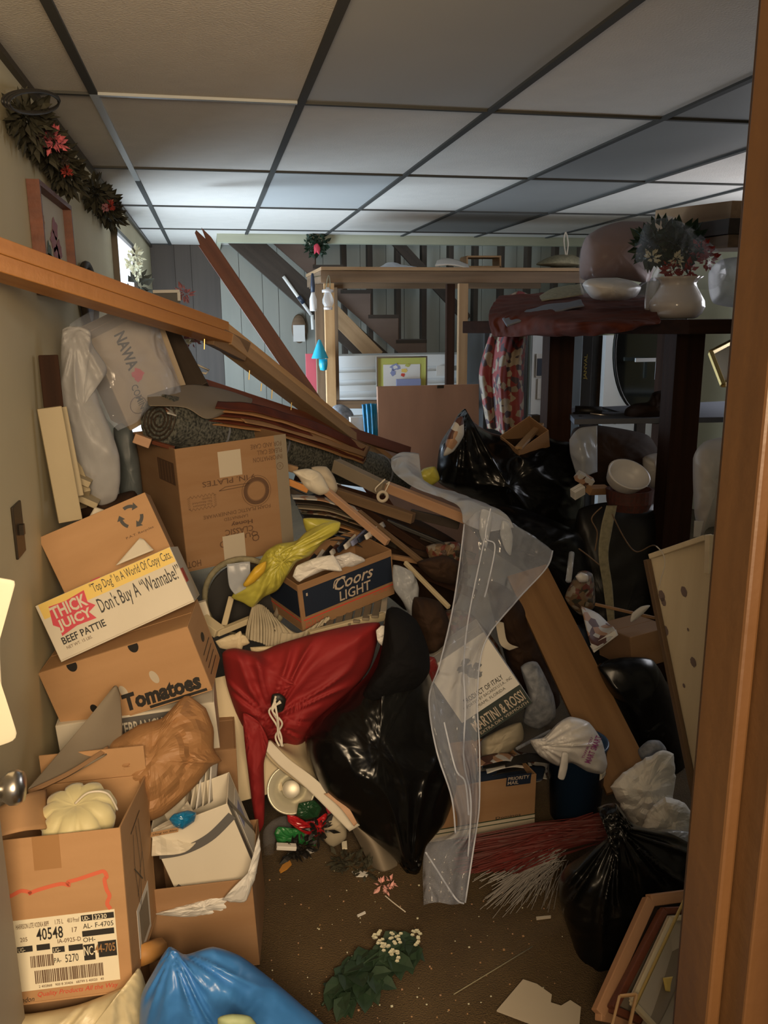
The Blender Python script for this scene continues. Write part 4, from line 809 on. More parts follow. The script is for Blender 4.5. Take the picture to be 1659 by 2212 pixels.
sheet('kraft_sheet', [[(500, 885, 2.92), (600, 895, 3.05), (700, 925, 3.22), (800, 965, 3.5)], [(530, 912, 2.86), (610, 930, 2.98), (700, 958, 3.15), (790, 988, 3.42)]], m_card_d, 24, 10, .006, 5, .003, seed=9, label='broad brown paper sheet below the folded kraft layers', cat='paper')
plank('short_tan_block', at(290, 945, 2.66), at(325, 958, 2.66), .03, .03, m_pink, label='short tan wood block at the carton rim', cat='block')
plank('dark_stick', at(330, 955, 2.7), at(375, 968, 2.66), .012, .015, m_rwood, label='thin dark stick on the carton rim', cat='stick')
# ------------------------------------------------------------------ stack of food cartons
g, M, d = carton('recycling_carton', 'plain brown carton with black recycling arrows, topmost of the left stack', 'carton', (-.305, 2.40, .875), (-.245, -.355, .114), (.30, .27, .20), m_card)
FM = face(M, d, 'front'); W_, H_ = d[0], d[2]
cx, cy, R_ = .80*W_, .77*H_, .028
for k in range(3):
    a = PI/2+k*2*PI/3; pts = circ(cx, cy, R_, a-.55, a+.35, 6); stroke(g, FM, pts, .009, m_ink, 'recycling_arrow')
    e = V(pts[0]+(0,)); t = V((math.cos(a-.55+PI/2), math.sin(a-.55+PI/2), 0)); n = V((-t.y, t.x, 0)); tip = e-t*.014
    ppoly(g, FM, [(e.x+n.x*.011, e.y+n.y*.011), (e.x-n.x*.011, e.y-n.y*.011), (tip.x, tip.y)], m_ink, 'recycling_arrow', .0014)
txt(g, FM, 'P.A.T. Recycles', .68*W_, .50*H_, .94*W_, .54*H_, m_inkb, .01)
patch(g, FM, .24*W_, .06*H_, .33*W_, .20*H_, m_redprint, 'red_mark'); patch(g, FM, .44*W_, .05*H_, .62*W_, .10*H_, m_redprint, 'red_mark')
sheet('cream_sheet', [[(302, 1162, 2.22), (310, 1165, 2.22)], [(250, 1222, 2.17), (332, 1188, 2.2)]], m_white, 6, 6, .001, 6, .002, label='cream card tucked between the top two cartons of the stack', cat='card')
sheet('cream_sheet', [[(205, 1095, 2.35), (232, 1103, 2.35)], [(185, 1130, 2.32), (250, 1115, 2.3)]], m_white, 6, 6, .001, 6, .002, label='small cream card poking up behind the recycling carton', cat='card')
g, M, d = carton('beef_carton', 'white carton lettered for beef patties, second in the left stack', 'carton', (-.267, 2.227, .77), (-.276, -.359, .078), (.358, .277, .155), m_white)
FM = face(M, d, 'front'); W_, H_ = d[0], d[2]
patch(g, FM, .02*W_, .74*H_, .995*W_, .995*H_, m_yelprint, 'yellow_band')
txt(g, FM, '"Top Dog" In A World Of Copy Cats.', .385*W_, .77*H_, .985*W_, .97*H_, m_ink, .0)
txt(g, FM, "Don't Buy A \u201cWannabe!\u201d", .385*W_, .38*H_, .995*W_, .71*H_, m_ink, .004)
ppoly(g, FM, [(.055*W_, .60*H_), (.08*W_, .90*H_), (.20*W_, .88*H_), (.34*W_, .92*H_), (.33*W_, .72*H_), (.37*W_, .62*H_), (.31*W_, .56*H_), (.34*W_, .42*H_), (.2*W_, .44*H_), (.08*W_, .38*H_), (.09*W_, .52*H_)], m_redprint, 'red_logo_ground', .0012)
txt(g, FM, 'THICK', .075*W_, .67*H_, .33*W_, .88*H_, m_white, .03, lift=.002); txt(g, FM, 'JUICY', .085*W_, .43*H_, .325*W_, .64*H_, m_white, .03, lift=.002)
txt(g, FM, 'BEEF PATTIE', .065*W_, .24*H_, .38*W_, .36*H_, m_ink, .02); txt(g, FM, 'NET WT. 15 LBS.', .075*W_, .15*H_, .26*W_, .20*H_, m_inkb, 0)
FR = face(M, d, 'right'); patch(g, FR, .05*d[1], .35*H_, .4*d[1], .6*H_, m_redink, 'red_mark')
g, M, d = carton('tomato_carton', 'brown tomato carton with hand holes, third in the left stack', 'carton', (-.246, 2.16, .607), (.03, -.285, -.12), (.395, .20, .187), m_card)
FM = face(M, d, 'front'); W_, H_ = d[0], d[2]
txt(g, FM, 'Tomatoes', .43*W_, .08*H_, .95*W_, .34*H_, m_ink, .05, .15); stroke(g, FM, [(.58*W_, .045*H_), (.97*W_, .045*H_)], .008, m_ink, 'underline')
def oval(g, FM, cx, cy, rx, ry, m, nm='hand_hole', a=0, lift=.001, half=None):
    n = 20; P_ = []
    for k in range(n):
        t = 2*PI*k/n; x, y = rx*math.cos(t), ry*math.sin(t); P_.append((cx+x*math.cos(a)-y*math.sin(a), min(cy+x*math.sin(a)+y*math.cos(a), half if half else 9)))
    return ppoly(g, FM, P_, m, nm, lift)
oval(g, FM, .22*W_, .97*H_, .013, .018, m_blackm, half=H_*.995); oval(g, FM, .63*W_, .97*H_, .013, .018, m_blackm, half=H_*.995)
oval(g, FM, .24*W_, .27*H_, .009, .013, m_blackm, a=.2); oval(g, FM, .46*W_, .38*H_, .009, .018, m_tapew, a=.2); oval(g, FM, .68*W_, .45*H_, .010, .019, m_tapew, a=.2)
FR = face(M, d, 'right'); oval(g, FR, .5*d[1], .6*H_, .02, .012, m_blackm)
for k in range(4): stroke(g, FR, [(.2*d[1], (.15+.1*k)*H_), (.8*d[1], (.15+.1*k)*H_)], .003, m_ink, 'printed_line')
g, M, d = carton('ranch_carton', 'white carton with white-on-grey lettering under the tomato carton', 'carton', (-.235, 2.215, .425), (.02, -.06, .0), (.40, .30, .18), m_white)
FM = face(M, d, 'front'); W_, H_ = d[0], d[2]; RP = patch(g, FM, .36*W_, .62*H_, .76*W_, .97*H_, m_gtape, 'grey_print'); txt(RP, FM, 'TEBRANCH', .38*W_, .70*H_, .66*W_, .90*H_, m_white, .02, lift=.0022)
plank('cream_board', at(505, 1455, 2.30), at(560, 1720, 2.15), .14, .02, m_ivory, upv=(1, 0, .2), label='cream board standing between the cartons and the red bundle', cat='board')
carton('support_crate', 'plain dark carton at the floor under the left stack', 'carton', (-.20, 2.22, .20), (0, 0, 0), (.42, .34, .38), m_card_d)
# grey flap leaning
sheet('grey_card_flap', [[(245, 1485, 1.98), (252, 1482, 1.98), (258, 1500, 1.98)], [(150, 1600, 1.85), (200, 1590, 1.88), (262, 1600, 1.92)], [(60, 1705, 1.68), (120, 1690, 1.72), (225, 1632, 1.80)]], m_card_g, 20, 20, .002, 4, .004, label='grey-brown cardboard flap leaning up on the stack', cat='cardboard')
sheet('grey_card_edge', [[(60, 1708, 1.67), (150, 1665, 1.74), (232, 1612, 1.84)], [(62, 1716, 1.66), (150, 1675, 1.73), (235, 1622, 1.83)]], m_card_d, 16, 4, .001, 4, .006, label='corrugated strip under the leaning cardboard flap', cat='cardboard')
puff('kraft_paper_bag', [(140, 1685), (195, 1625), (235, 1600), (262, 1588), (300, 1565), (350, 1552), (395, 1505), (408, 1502), (445, 1530), (462, 1575), (462, 1620), (480, 1645), (455, 1655), (425, 1695), (385, 1735), (352, 1762), (322, 1775), (300, 1720), (200, 1705)], 1.90, .20, m_kraft, 84, 17, .036, 8, seed=3, grad=(0, -.06), smooth=False, label='crumpled brown kraft paper bag over the open cartons', cat='paper bag')
# ------------------------------------------------------------------ foreground liquor carton
m_redmark = mat('red_marker', (.58, .12, .06), .7)
g, M, d = carton('liquor_carton', 'open cardboard carton with big shipping label, nearest at lower left', 'carton', (-.323, 1.64, .343), (-.184, -.037, -.082), (.232, .296, .331), m_card, open_top=True, flaps=(('back', 1.45, .07),))
FM = face(M, d, 'front'); W_, H_ = d[0], d[2]
lx0, ly0, lx1, ly1 = .07*W_, .085*H_, .90*W_, .515*H_
SL = patch(g, FM, lx0, ly0, lx1, ly1, m_label, 'shipping_label'); lw, lh = lx1-lx0, ly1-ly0
def L(s, u0, v0, u1, v1, m=m_ink, b_=.01, **k): txt(SL, FM, s, lx0+u0*lw, ly0+v0*lh, lx0+u1*lw, ly0+v1*lh, m, b_, lift=.0022, **k)
def P(u0, v0, u1, v1, m=m_ink): patch(SL, FM, lx0+u0*lw, ly0+v0*lh, lx0+u1*lw, ly0+v1*lh, m, 'label_block', lift=.0014)
L('HARRISON LITE VODKA 80PF', .03, .88, .35, .95, m_inkb, 0); L('1.75 L', .41, .89, .49, .955, m_inkb, 0); L('40.0 Proof', .53, .89, .65, .955, m_inkb, 0)
P(.665, .885, .775, .965); P(.785, .885, .99, .965); L('UD-', .68, .895, .75, .955, m_label); L('3230', .80, .893, .92, .958, m_label)
L('205', .06, .70, .13, .76, m_inkb, 0); L('40548', .22, .69, .48, .86, m_ink, .01); L('17', .57, .75, .62, .82, m_inkb, 0)
L('AL-', .68, .78, .77, .85, m_ink, 0); L('F-4705', .80, .78, .98, .85, m_ink, 0); P(.665, .665, .98, .745)
P(.02, .55, .17, .63); P(.21, .55, .34, .63); L('IA-0925-D', .42, .62, .65, .68, m_inkb, 0); L('OH-', .67, .59, .79, .655, m_ink, 0); P(.36, .49, .48, .57); P(.52, .49, .66, .57)
L('UG-', .03, .56, .10, .62, m_label, 0); L('UG-', .37, .50, .44, .56, m_label, 0)
P(.665, .33, .775, .55); P(.81, .35, .99, .57); L('NC-', .67, .40, .78, .53, m_label, .01); L('44-705', .78, .42, .98, .54, m_tape, .01)
L('PA-', .37, .35, .44, .42, m_ink, 0); L('5270', .48, .34, .61, .45, m_ink, 0)
rnd = random.Random(3); b = MB(); x = .14
while x < .36: w2 = rnd.uniform(.004, .012); b.box((lx0+x*lw, ly0+.32*lh, .0006), (lx0+(x+w2)*lw, ly0+.48*lh, .0016)); x += w2+rnd.uniform(.005, .012)
x = .17
while x < .84: w2 = rnd.uniform(.003, .012); b.box((lx0+x*lw, ly0+.09*lh, .0006), (lx0+(x+w2)*lw, ly0+.27*lh, .0016)); x += w2+rnd.uniform(.004, .010)
b.out('barcode', m_inkb, SL, M=FM); L('2 402868   900 8 30406   68799 5 40020   40', .20, .03, .84, .065, m_inkb, 0)
stroke(g, FM, [(.0*W_, .66*H_), (.08*W_, .668*H_), (.16*W_, .69*H_), (.23*W_, .675*H_), (.22*W_, .668*H_), (.30*W_, .685*H_), (.48*W_, .705*H_), (.55*W_, .69*H_), (.54*W_, .71*H_), (.62*W_, .72*H_), (.78*W_, .745*H_), (.84*W_, .75*H_), (.86*W_, .715*H_), (.84*W_, .70*H_), (.85*W_, .64*H_), (.87*W_, .60*H_), (.845*W_, .555*H_), (.87*W_, .52*H_)], .0075, m_redmark, 'red_marker_line', smoothn=70)
patch(g, FM, .28*W_, .80*H_, .50*W_, 1.0*H_, m_tape, 'tape_strip'); txt(g, FM, 'Quality Products All the Way', .22*W_, .035*H_, .88*W_, .072*H_, m_redink, 0, .3); txt(g, FM, 'London', .03*W_, .02*H_, .19*W_, .05*H_, m_ink, 0, .3)
FR = face(M, d, 'right')
for k, pts in enumerate((((.35, .82), (.33, .60), (.40, .35)), ((.45, .84), (.50, .55), (.42, .30)), ((.30, .62), (.55, .45)), ((.55, .85), (.60, .6), (.62, .4)), ((.35, .42), (.60, .62)), ((.28, .85), (.62, .88)))):
    stroke(g, FR, [(x*d[1], y*H_) for x, y in pts], .003, m_ink, 'pen_mark', smoothn=12)
patch(g, FR, .28*d[1], .05*H_, .72*d[1], .36*H_, m_paper, 'side_label'); patch(g, FR, .34*d[1], .09*H_, .66*d[1], .32*H_, m_card_g, 'side_label_print', lift=.0012)
g2 = root('foam_pumpkin', 'pale yellow puffy lobed cushion in the liquor carton', 'cushion', (-.33, 1.66, .40))
q = MB(); PM = Matrix.Translation((-.318, 1.615, .512)) @ Euler((.25, -.05, 0)).to_matrix().to_4x4()
q.lathe([(0, -.045), (.04, -.048), (.066, -.03), (.074, .0), (.068, .025), (.045, .04), (.018, .036), (0, .030)], PM, 72, ruf=lambda j, a: .20*abs(math.sin(4.5*a))**.6-.13 if 0 < j < 7 else 0); q.out('lobed_body', m_foam, g2, smooth=True)
tube_obj('tie_string', [PM @ V((.0, 0, .036)), PM @ V((.03, 0, .06)), PM @ V((.065, .0, .05)), PM @ V((.078, -.0, .0))], .0022, m_cordw, g2)
# papers inside back carton flap
patch_ = sheet('carton_liner', [[(-10, 1748, 1.55), (60, 1715, 1.6), (100, 1705, 1.7)], [(-10, 1810, 1.50), (50, 1795, 1.52), (100, 1790, 1.56)]], m_card, 10, 6, .001, 6, .003, label='inner flap at the far left of the liquor carton', cat='flap')
# second open carton with file box
g, M, d = carton('open_carton', 'open brown carton holding the taped white box', 'carton', (-.083, 1.86, .105), (-.10, -.05, -.10), (.262, .284, .22), m_card_d, open_top=True)
g, M, d = carton('taped_box', 'white box bound with grey tape, tilted in the open carton', 'box', (-.075, 1.85, .275), (-.028, -.308, -.041), (.19, .15, .20), m_white, open_top=True)
FM = face(M, d, 'front'); W_, H_ = d[0], d[2]
stroke(g, FM, [(0, .70*H_), (.30*W_, .64*H_), (.65*W_, .68*H_), (W_, .84*H_)], .022, m_gtape, 'tape_band', smoothn=20); stroke(g, FM, [(0, .22*H_), (.12*W_, .0)], .03, m_gtape, 'tape_band')
FR = face(M, d, 'right'); patch(g, FR, 0, 0, .18*d[1], H_, m_gtape, 'tape_band'); patch(g, FR, .3*d[1], .12*H_, .9*d[1], .80*H_, m_paper, 'address_label'); patch(g, FR, .42*d[1], .45*H_, .75*d[1], .70*H_, m_lilac, 'label_print', lift=.0012)
stroke(g, FR, [(.1*d[1], .98*H_), (.98*d[1], .15*H_)], .014, m_gtape, 'tape_band')
for k in range(5):
    sheet('file_folder', [[(420+9*k, 1648-3*k, 1.95), (440+8*k, 1645-3*k, 2.0)], [(395+14*k, 1760-6*k, 1.88), (425+10*k, 1745-5*k, 1.95)]], (m_card_g, m_white, m_paper, m_white, m_paper)[k], 5, 8, .003, 8, .002, seed=k, label='paper folder standing in the taped box, %s from the kraft bag' % ('first', 'second', 'third', 'fourth', 'fifth')[k], cat='folder')
puff('blue_foil', [(365, 1770), (375, 1758), (405, 1750), (425, 1755), (420, 1775), (395, 1792), (378, 1788)], 1.72, .05, mat('blue_foil', (.01, .14, .30), .2), 36, 7, .012, 25, smooth=False, label='crinkled blue foil scrap in the taped box', cat='foil')
g2 = root('tan_tag', 'small tan tag with black handwriting beside the blue foil', 'tag', at(355, 1800, 1.70)); FM = frame(at(325, 1808, 1.70), at(388, 1796, 1.72), V((0, -.3, 1))) ; FM = FM @ Matrix.Rotation(PI/2, 4, 'X')
patch(g2, FM, 0, 0, .062, .014, m_card, 'tag_card'); txt(g2, FM, 'clog to film', .004, .003, .058, .011, m_ink, 0)
for k, (pl, lb) in enumerate((([(480, 1945), (500, 1920), (535, 1890), (560, 1800), (563, 1835), (552, 1895), (530, 1950)], 'torn white paper strip at the right rim of the open carton'), ([(330, 1975), (400, 1955), (470, 1935), (540, 1930), (530, 1965), (430, 1985)], 'crushed white paper in the open carton rim'), ([(475, 1960), (500, 1925), (545, 1900), (548, 1930), (520, 1960)], 'crumpled paper wad at the carton corner'))):
    puff('crumpled_paper', pl, 1.70+.03*k, .05, m_paper, 40, 7, .012, 22, seed=k, smooth=False, jag=.1, label=lb, cat='paper')
sheet('carton_papers', [[(330, 1790, 1.8), (380, 1760, 1.85), (405, 1730, 1.9)], [(328, 1850, 1.74), (400, 1840, 1.76), (440, 1800, 1.8)]], m_white, 12, 8, .012, 14, .002, smooth=False, label='loose white papers filling the taped box', cat='papers')
# bags at bottom
puff('blue_bag', [(300, 2230), (305, 2150), (330, 2100), (365, 2045), (400, 2062), (460, 2045), (520, 2065), (580, 2110), (640, 2160), (720, 2240), (720, 2400), (300, 2400)], 1.36, .26, m_blue, 110, 20, .012, 9, seed=2, knot=(372, 2050), folds=.014, ctr=(480, 2220), label='glossy blue plastic bag on the carpet, bottom of view', cat='plastic bag')
puff('cream_bag', [(-60, 2190), (60, 2190), (170, 2170), (270, 2130), (300, 2090), (318, 2140), (330, 2240), (330, 2420), (-60, 2420)], 1.46, .26, mat('cream_plastic_bag', (.60, .52, .33), .4, bump=.3, bsc=12), 90, 16, .014, 9, seed=8, knot=(250, 2090), folds=.012, label='cream plastic bag under the liquor carton', cat='plastic bag')
carton('under_carton', 'small carton standing on the carpet beneath the liquor carton', 'carton', (-.33, 1.66, .085), (0, 0, -.05), (.22, .26, .165), m_card_d)
tube_obj('orange_roll', [at(300, 2065, 1.55), at(345, 2048, 1.6)], .022, mat('orange_card', (.45, .22, .06), .6), label='short orange cardboard tube between liquor carton and blue bag', cat='tube', sm=0)
puff('green_lump', [(470, 2200), (500, 2190), (540, 2195), (560, 2225), (540, 2260), (480, 2250)], 1.14, .05, mat('pale_green_wrap', (.30, .36, .20), .6), 30, 6, .006, 14, label='pale green lump showing at the blue bag bottom edge', cat='lump')
# cream torn paper on the open door
puff('hanging_paper', [(-40, 1240), (0, 1248), (32, 1255), (28, 1280), (4, 1345), (0, 1400), (3, 1470), (10, 1520), (36, 1580), (30, 1600), (0, 1612), (-40, 1615)], 1.38, .012, m_label, 50, 5, .002, 12, smooth=True, label='torn cream paper hanging at the open door above the knob', cat='paper')
# white tray edge etc
g = root('white_shelf_wire', 'white angled plastic bracket lying left of the striped cloth', 'bracket', at(480, 1370, 2.42))
plank('bracket_arm', at(432, 1300, 2.40), at(446, 1345, 2.40), .035, .02, m_white, upv=(1, 0, 0), parent=g); plank('bracket_arm', at(436, 1338, 2.38), at(474, 1366, 2.34), .026, .04, m_ivory, parent=g); plank('bracket_arm', at(468, 1368, 2.34), at(545, 1336, 2.44), .018, .02, m_ivory, parent=g); plank('bracket_arm', at(484, 1352, 2.42), at(500, 1290, 2.5), .018, .01, m_ivory, upv=(1, 0, 0), parent=g)
g = root('wheel', 'round cream and dark wheel rim behind the bracket', 'wheel', at(500, 1320, 2.6))
for R2, c0, mm in ((.13, (530, 1290), m_cork), (.085, (545, 1300), m_card_g)):
    p = at(*c0, 2.62); tube_obj('rim', [p+V((R2*math.cos(k*PI/16), -.03*math.cos(k*PI/16), R2*math.sin(k*PI/16))) for k in range(33)], .010, mm, g, sm=0)
q = MB(); p = at(530, 1290, 2.63); q.lathe([(0, 0), (.12, 0), (.12, .02), (0, .02)], Matrix.Translation(p) @ Matrix.Rotation(PI/2, 4, 'X'), 28); q.out('hub_disc', m_blackm, g)
# striped ribbed cloth
sheet('ribbed_cloth', [[(545, 1312, 2.45), (560, 1306, 2.45), (580, 1318, 2.45), (620, 1365, 2.40)], [(535, 1350, 2.40), (565, 1350, 2.38), (600, 1360, 2.38), (660, 1375, 2.38)], [(530, 1380, 2.36), (565, 1390, 2.34), (600, 1398, 2.35), (690, 1345, 2.42)]], m_stripe, 60, 24, .005, 8, .006, pleat=(16, .004), label='ribbed beige cloth lying over the red bundle', cat='cloth')
sheet('ribbed_strip', [[(608, 1368, 2.36), (650, 1366, 2.37), (705, 1335, 2.44), (712, 1336, 2.44)], [(605, 1392, 2.34), (645, 1388, 2.35), (680, 1362, 2.42), (712, 1338, 2.44)]], m_stripe, 40, 8, .005, 8, .006, pleat=(12, .003), seed=1, label='narrow ribbed cloth tail below the blue carton', cat='cloth')
for k, (pl, lb) in enumerate((([(465, 1385), (500, 1370), (530, 1372), (540, 1390), (500, 1405), (475, 1400)], 'cream folded card strip above the red bundle'), ([(505, 1372), (520, 1362), (528, 1385), (520, 1412), (508, 1400)], 'small cream paper twist above the red bundle'), ([(540, 1398), (590, 1395), (600, 1408), (545, 1410)], 'thin cream paper strip at the top of the red bundle'))):
    puff('cream_paper', pl, 2.28, .03, m_ivory, 30, 5, .004, 16, seed=k, smooth=False, label=lb, cat='paper')
# ------------------------------------------------------------------ beer carton, slatted board, yellow bag
g, M, d = carton('beer_carton', 'dark blue beer carton full of magazines at the pile centre', 'carton', (.345, 2.60, .672), (.10, -.15, .42), (.36, .22, .165), m_card_d, open_top=True)
FM = face(M, d, 'front'); W_, H_ = d[0], d[2]
NB = patch(g, FM, .04*W_, .30*H_, .985*W_, .86*H_, m_navy, 'navy_band'); patch(g, FM, .02*W_, .22*H_, .99*W_, .245*H_, m_redink, 'red_line')
stroke(g, FM, [(.40*W_+x*.032, .66*H_+y*.045) for x, y in ((-.6, 0), (-.3, .55), (.6, .5), (.8, .1))], .004, m_silver, 'lettering', smoothn=10)
txt(NB, FM, 'Coors', .36*W_, .58*H_, .78*W_, .84*H_, m_silver, .012, .35); txt(NB, FM, 'LIGHT', .40*W_, .33*H_, .74*W_, .54*H_, m_silver, .012, .05)
txt(g, FM, '24-12 OZ', .03*W_, .12*H_, .22*W_, .18*H_, m_redink, .0); txt(g, FM, 'BOTTLES', .03*W_, .05*H_, .20*W_, .10*H_, m_redink, .0); txt(g, FM, 'Alc. 4.2% by Vol', .76*W_, .15*H_, .97*W_, .20*H_, m_redink, 0)
patch(g, FM, .07*W_, .72*H_, .085*W_, .78*H_, m_silver, 'small_mark', lift=.0014)
FL = face(M, d, 'left'); patch(g, FL, .1*d[1], .30*H_, .97*d[1], .86*H_, m_navy, 'navy_band'); patch(g, FL, .05*d[1], .2*H_, .98*d[1], .225*H_, m_redink, 'red_line')
for k in range(9):
    a0 = at(655+16*k, 1235-9*k, 2.56+.02*k)
    sheet('magazine', [[(668+15*k, 1212-7*k, 2.62), (690+17*k, 1175-6*k, 2.8)], [(672+15*k, 1222-7*k, 2.62), (712+15*k, 1185-6*k, 2.82)]], (m_navy, m_paper, m_blackm, m_mag, m_navy, m_paper, m_lilac, m_navy, m_paper)[k], 6, 4, .002, 8, .006, seed=k, label='magazine standing in the beer carton, number %s from the left' % ('one', 'two', 'three', 'four', 'five', 'six', 'seven', 'eight', 'nine')[k], cat='magazine')
puff('white_wrapper', [(632, 1245), (640, 1222), (680, 1205), (720, 1198), (735, 1222), (740, 1235), (700, 1232), (660, 1250), (645, 1258)], 2.42, .05, m_paper, 40, 7, .01, 20, smooth=False, label='crumpled white paper on the left rim of the beer carton', cat='paper')
puff('clear_wrapper', [(715, 1205), (755, 1192), (785, 1205), (790, 1212), (760, 1225), (735, 1228)], 2.50, .05, m_wbag, 36, 7, .01, 20, smooth=False, label='clear crumpled wrapper in the middle of the beer carton', cat='wrapper')
g = root('slatted_board', 'ivory slatted board beneath the beer carton', 'board', at(750, 1365, 2.4))
plank('front_rail', at(668, 1372, 2.36), at(830, 1330, 2.42), .026, .02, m_ivory, parent=g)
for k in range(7):
    plank('slat', at(690+20*k, 1364-5.2*k, 2.38), at(700+20*k, 1320-6*k, 2.66), .008, .022, m_card_g, parent=g)
plank('side_rail', at(828, 1328, 2.42), at(832, 1285, 2.7), .02, .02, m_white, parent=g)
puff('yellow_bag', [(500, 1290), (520, 1262), (545, 1240), (560, 1215), (575, 1190), (600, 1175), (640, 1168), (660, 1150), (700, 1130), (735, 1128), (730, 1150), (700, 1170), (670, 1200), (640, 1215), (620, 1245), (600, 1275), (570, 1290), (545, 1312), (525, 1302)], 2.42, .10, m_yellow, 90, 12, .018, 10, seed=1, folds=.010, knot=(600, 1200), ctr=(610, 1215), label='yellow plastic bag trailing between the two printed cartons', cat='plastic bag')
puff('yellow_bag_mouth', [(655, 1120), (700, 1120), (735, 1128), (715, 1150), (675, 1170), (662, 1150)], 2.55, .06, m_yellow, 40, 7, .008, 14, seed=4, label='upper gathered end of the yellow bag by the carton corner', cat='plastic bag')
puff('orange_lump', [(525, 1262), (550, 1225), (575, 1212), (572, 1235), (550, 1258), (532, 1268)], 2.33, .03, mat('orange_yellow', (.55, .35, .03), .5), 30, 6, .006, 20, label='orange yellow wad inside the yellow bag', cat='wad')
sheet('packing_tape', [[(490, 1218, 2.42), (540, 1213, 2.42)], [(495, 1265, 2.41), (540, 1250, 2.4)], [(508, 1285, 2.4), (530, 1272, 2.39)]], m_film2, 10, 10, .006, 14, .001, label='loose clear tape hanging off the dinnerware carton', cat='tape')
# ------------------------------------------------------------------ red bundle
g = root('red_bundle', 'large red cloth bundle tied with white cord at the pile centre', 'bundle', at(640, 1600, 2.2))
puff('cloth_body', [(480, 1412), (505, 1400), (560, 1408), (600, 1392), (680, 1368), (760, 1350), (820, 1345), (815, 1385), (800, 1440), (765, 1490), (720, 1530), (690, 1560), (660, 1600), (640, 1612), (600, 1605), (560, 1610), (535, 1590), (510, 1540), (490, 1480)], 2.24, .30, m_red, 100, 18, .012, 7, seed=1, knot=(585, 1555), folds=.02, ctr=(640, 1480), parent=g)
puff('cloth_tail', [(525, 1540), (560, 1560), (580, 1600), (570, 1650), (572, 1720), (570, 1780), (556, 1800), (545, 1740), (535, 1660), (528, 1600)], 2.12, .06, m_red, 60, 10, .010, 10, seed=2, parent=g, knot=(560, 1560), folds=.008)
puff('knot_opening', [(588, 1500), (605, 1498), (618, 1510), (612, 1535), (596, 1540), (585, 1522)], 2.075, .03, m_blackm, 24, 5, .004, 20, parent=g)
for k in range(5):
    rn = random.Random(k); pts = [(600+rn.uniform(-8, 8), 1510+rn.uniform(-8, 8)), (590+rn.uniform(-10, 12), 1535), (605+rn.uniform(-10, 14), 1560+rn.uniform(-8, 8)), (600+rn.uniform(-6, 12), 1590), (607+rn.uniform(-4, 5), 1612)]
    tube_obj('cord', [at(x, y, 2.02+rn.uniform(-.01, .01)) for x, y in pts], .0028, m_cordw, g)
sheet('white_tray', [[(566, 1612, 2.15), (582, 1600, 2.15), (600, 1608, 2.2), (660, 1600, 2.25)], [(590, 1648, 2.13), (615, 1635, 2.12), (650, 1640, 2.15), (680, 1640, 2.2)], [(660, 1700, 2.10), (680, 1690, 2.08), (700, 1695, 2.1), (712, 1690, 2.12)], [(730, 1740, 2.06), (742, 1735, 2.04), (752, 1740, 2.06), (760, 1745, 2.08)]], m_ivory, 24, 24, .001, 4, .006, ridged=False, label='cream plastic tray wedged between red bundle and black bag', cat='tray')
sheet('tray_rim', [[(566, 1610, 2.13), (585, 1600, 2.13)], [(600, 1650, 2.10), (625, 1640, 2.10)], [(665, 1705, 2.05), (690, 1690, 2.05)], [(755, 1795, 2.0), (780, 1780, 2.0)]], m_white, 6, 24, .001, 4, .008, ridged=False, label='rounded cream rim along the plastic tray', cat='tray rim')
sheet('orange_strip', [[(700, 1715, 2.02), (712, 1712, 2.02)], [(735, 1745, 1.99), (748, 1738, 1.99)], [(765, 1785, 1.97), (772, 1778, 1.97)]], m_pink, 6, 12, .001, 4, .004, label='tan strip between tray rim and black bag', cat='strip')
# metal pan
m_cappan = mat('dull_cap', (.5, .47, .38), .45, metal=.6)
g = root('light_reflector', 'round white metal reflector pan on the floor by the red bundle', 'pan', at(628, 1745, 2.1))
PM = Matrix.Translation(at(629, 1705, 2.12)) @ Euler((1.05, -.25, 0)).to_matrix().to_4x4()
q = MB(); q.lathe([(.018, -.05), (.024, -.046), (.028, -.03), (.045, -.018), (.058, .0), (.061, .002), (.062, .006), (.058, .006), (.042, -.012), (.022, -.024), (.018, -.045)], PM @ Matrix.Scale(1.1, 4), 40); q.out('pan_body', mat('pan_enamel', (.55, .52, .40), .25, metal=.3), g, smooth=True)
q = MB(); q.lathe([(0, -.012), (.024, -.014), (.026, -.008), (.023, -.006), (.0, -.006)], PM, 24); q.out('centre_cap', m_cappan, g, smooth=True)
# christmas bits
g = root('red_ribbon_heap', 'heap of red and green foil ribbon on the carpet below the pan', 'ribbon', at(670, 1820, 2.08))
for k, (pl, mm, nm) in enumerate((([(592, 1800), (600, 1785), (640, 1790), (680, 1812), (682, 1828), (640, 1822), (600, 1822)], mat('bright_green', (.02, .16, .04), .4), 'green_bow'), ([(620, 1760), (640, 1762), (650, 1775), (685, 1772), (705, 1755), (715, 1775), (700, 1790), (705, 1805), (670, 1808), (640, 1790), (622, 1775)], mat('shiny_red', (.40, .015, .02), .25), 'red_bow'), ([(645, 1735), (680, 1728), (695, 1745), (688, 1765), (660, 1772), (640, 1762)], mat('dark_green_bow', (.012, .05, .02), .35), 'dark_green_bow'), ([(700, 1735), (720, 1738), (725, 1755), (708, 1758)], m_redprint, 'red_scrap'))):
    puff(nm, pl, 2.08-.01*k, .04, mm, 36, 7, .012, 26, seed=k, smooth=False, parent=g)
leaves('tinsel', m_blackm, [(at(635, 1835, 2.05), .02), (at(655, 1828, 2.05), .02), (at(690, 1790, 2.03), .03)], 30, .03, g, 3)
puff('net_bag', [(705, 1760), (725, 1755), (745, 1768), (748, 1810), (720, 1830), (700, 1815), (698, 1785)], 2.08, .07, m_stripe, 36, 7, .008, 24, label='beige net bag beside the red ribbon heap', cat='bag')
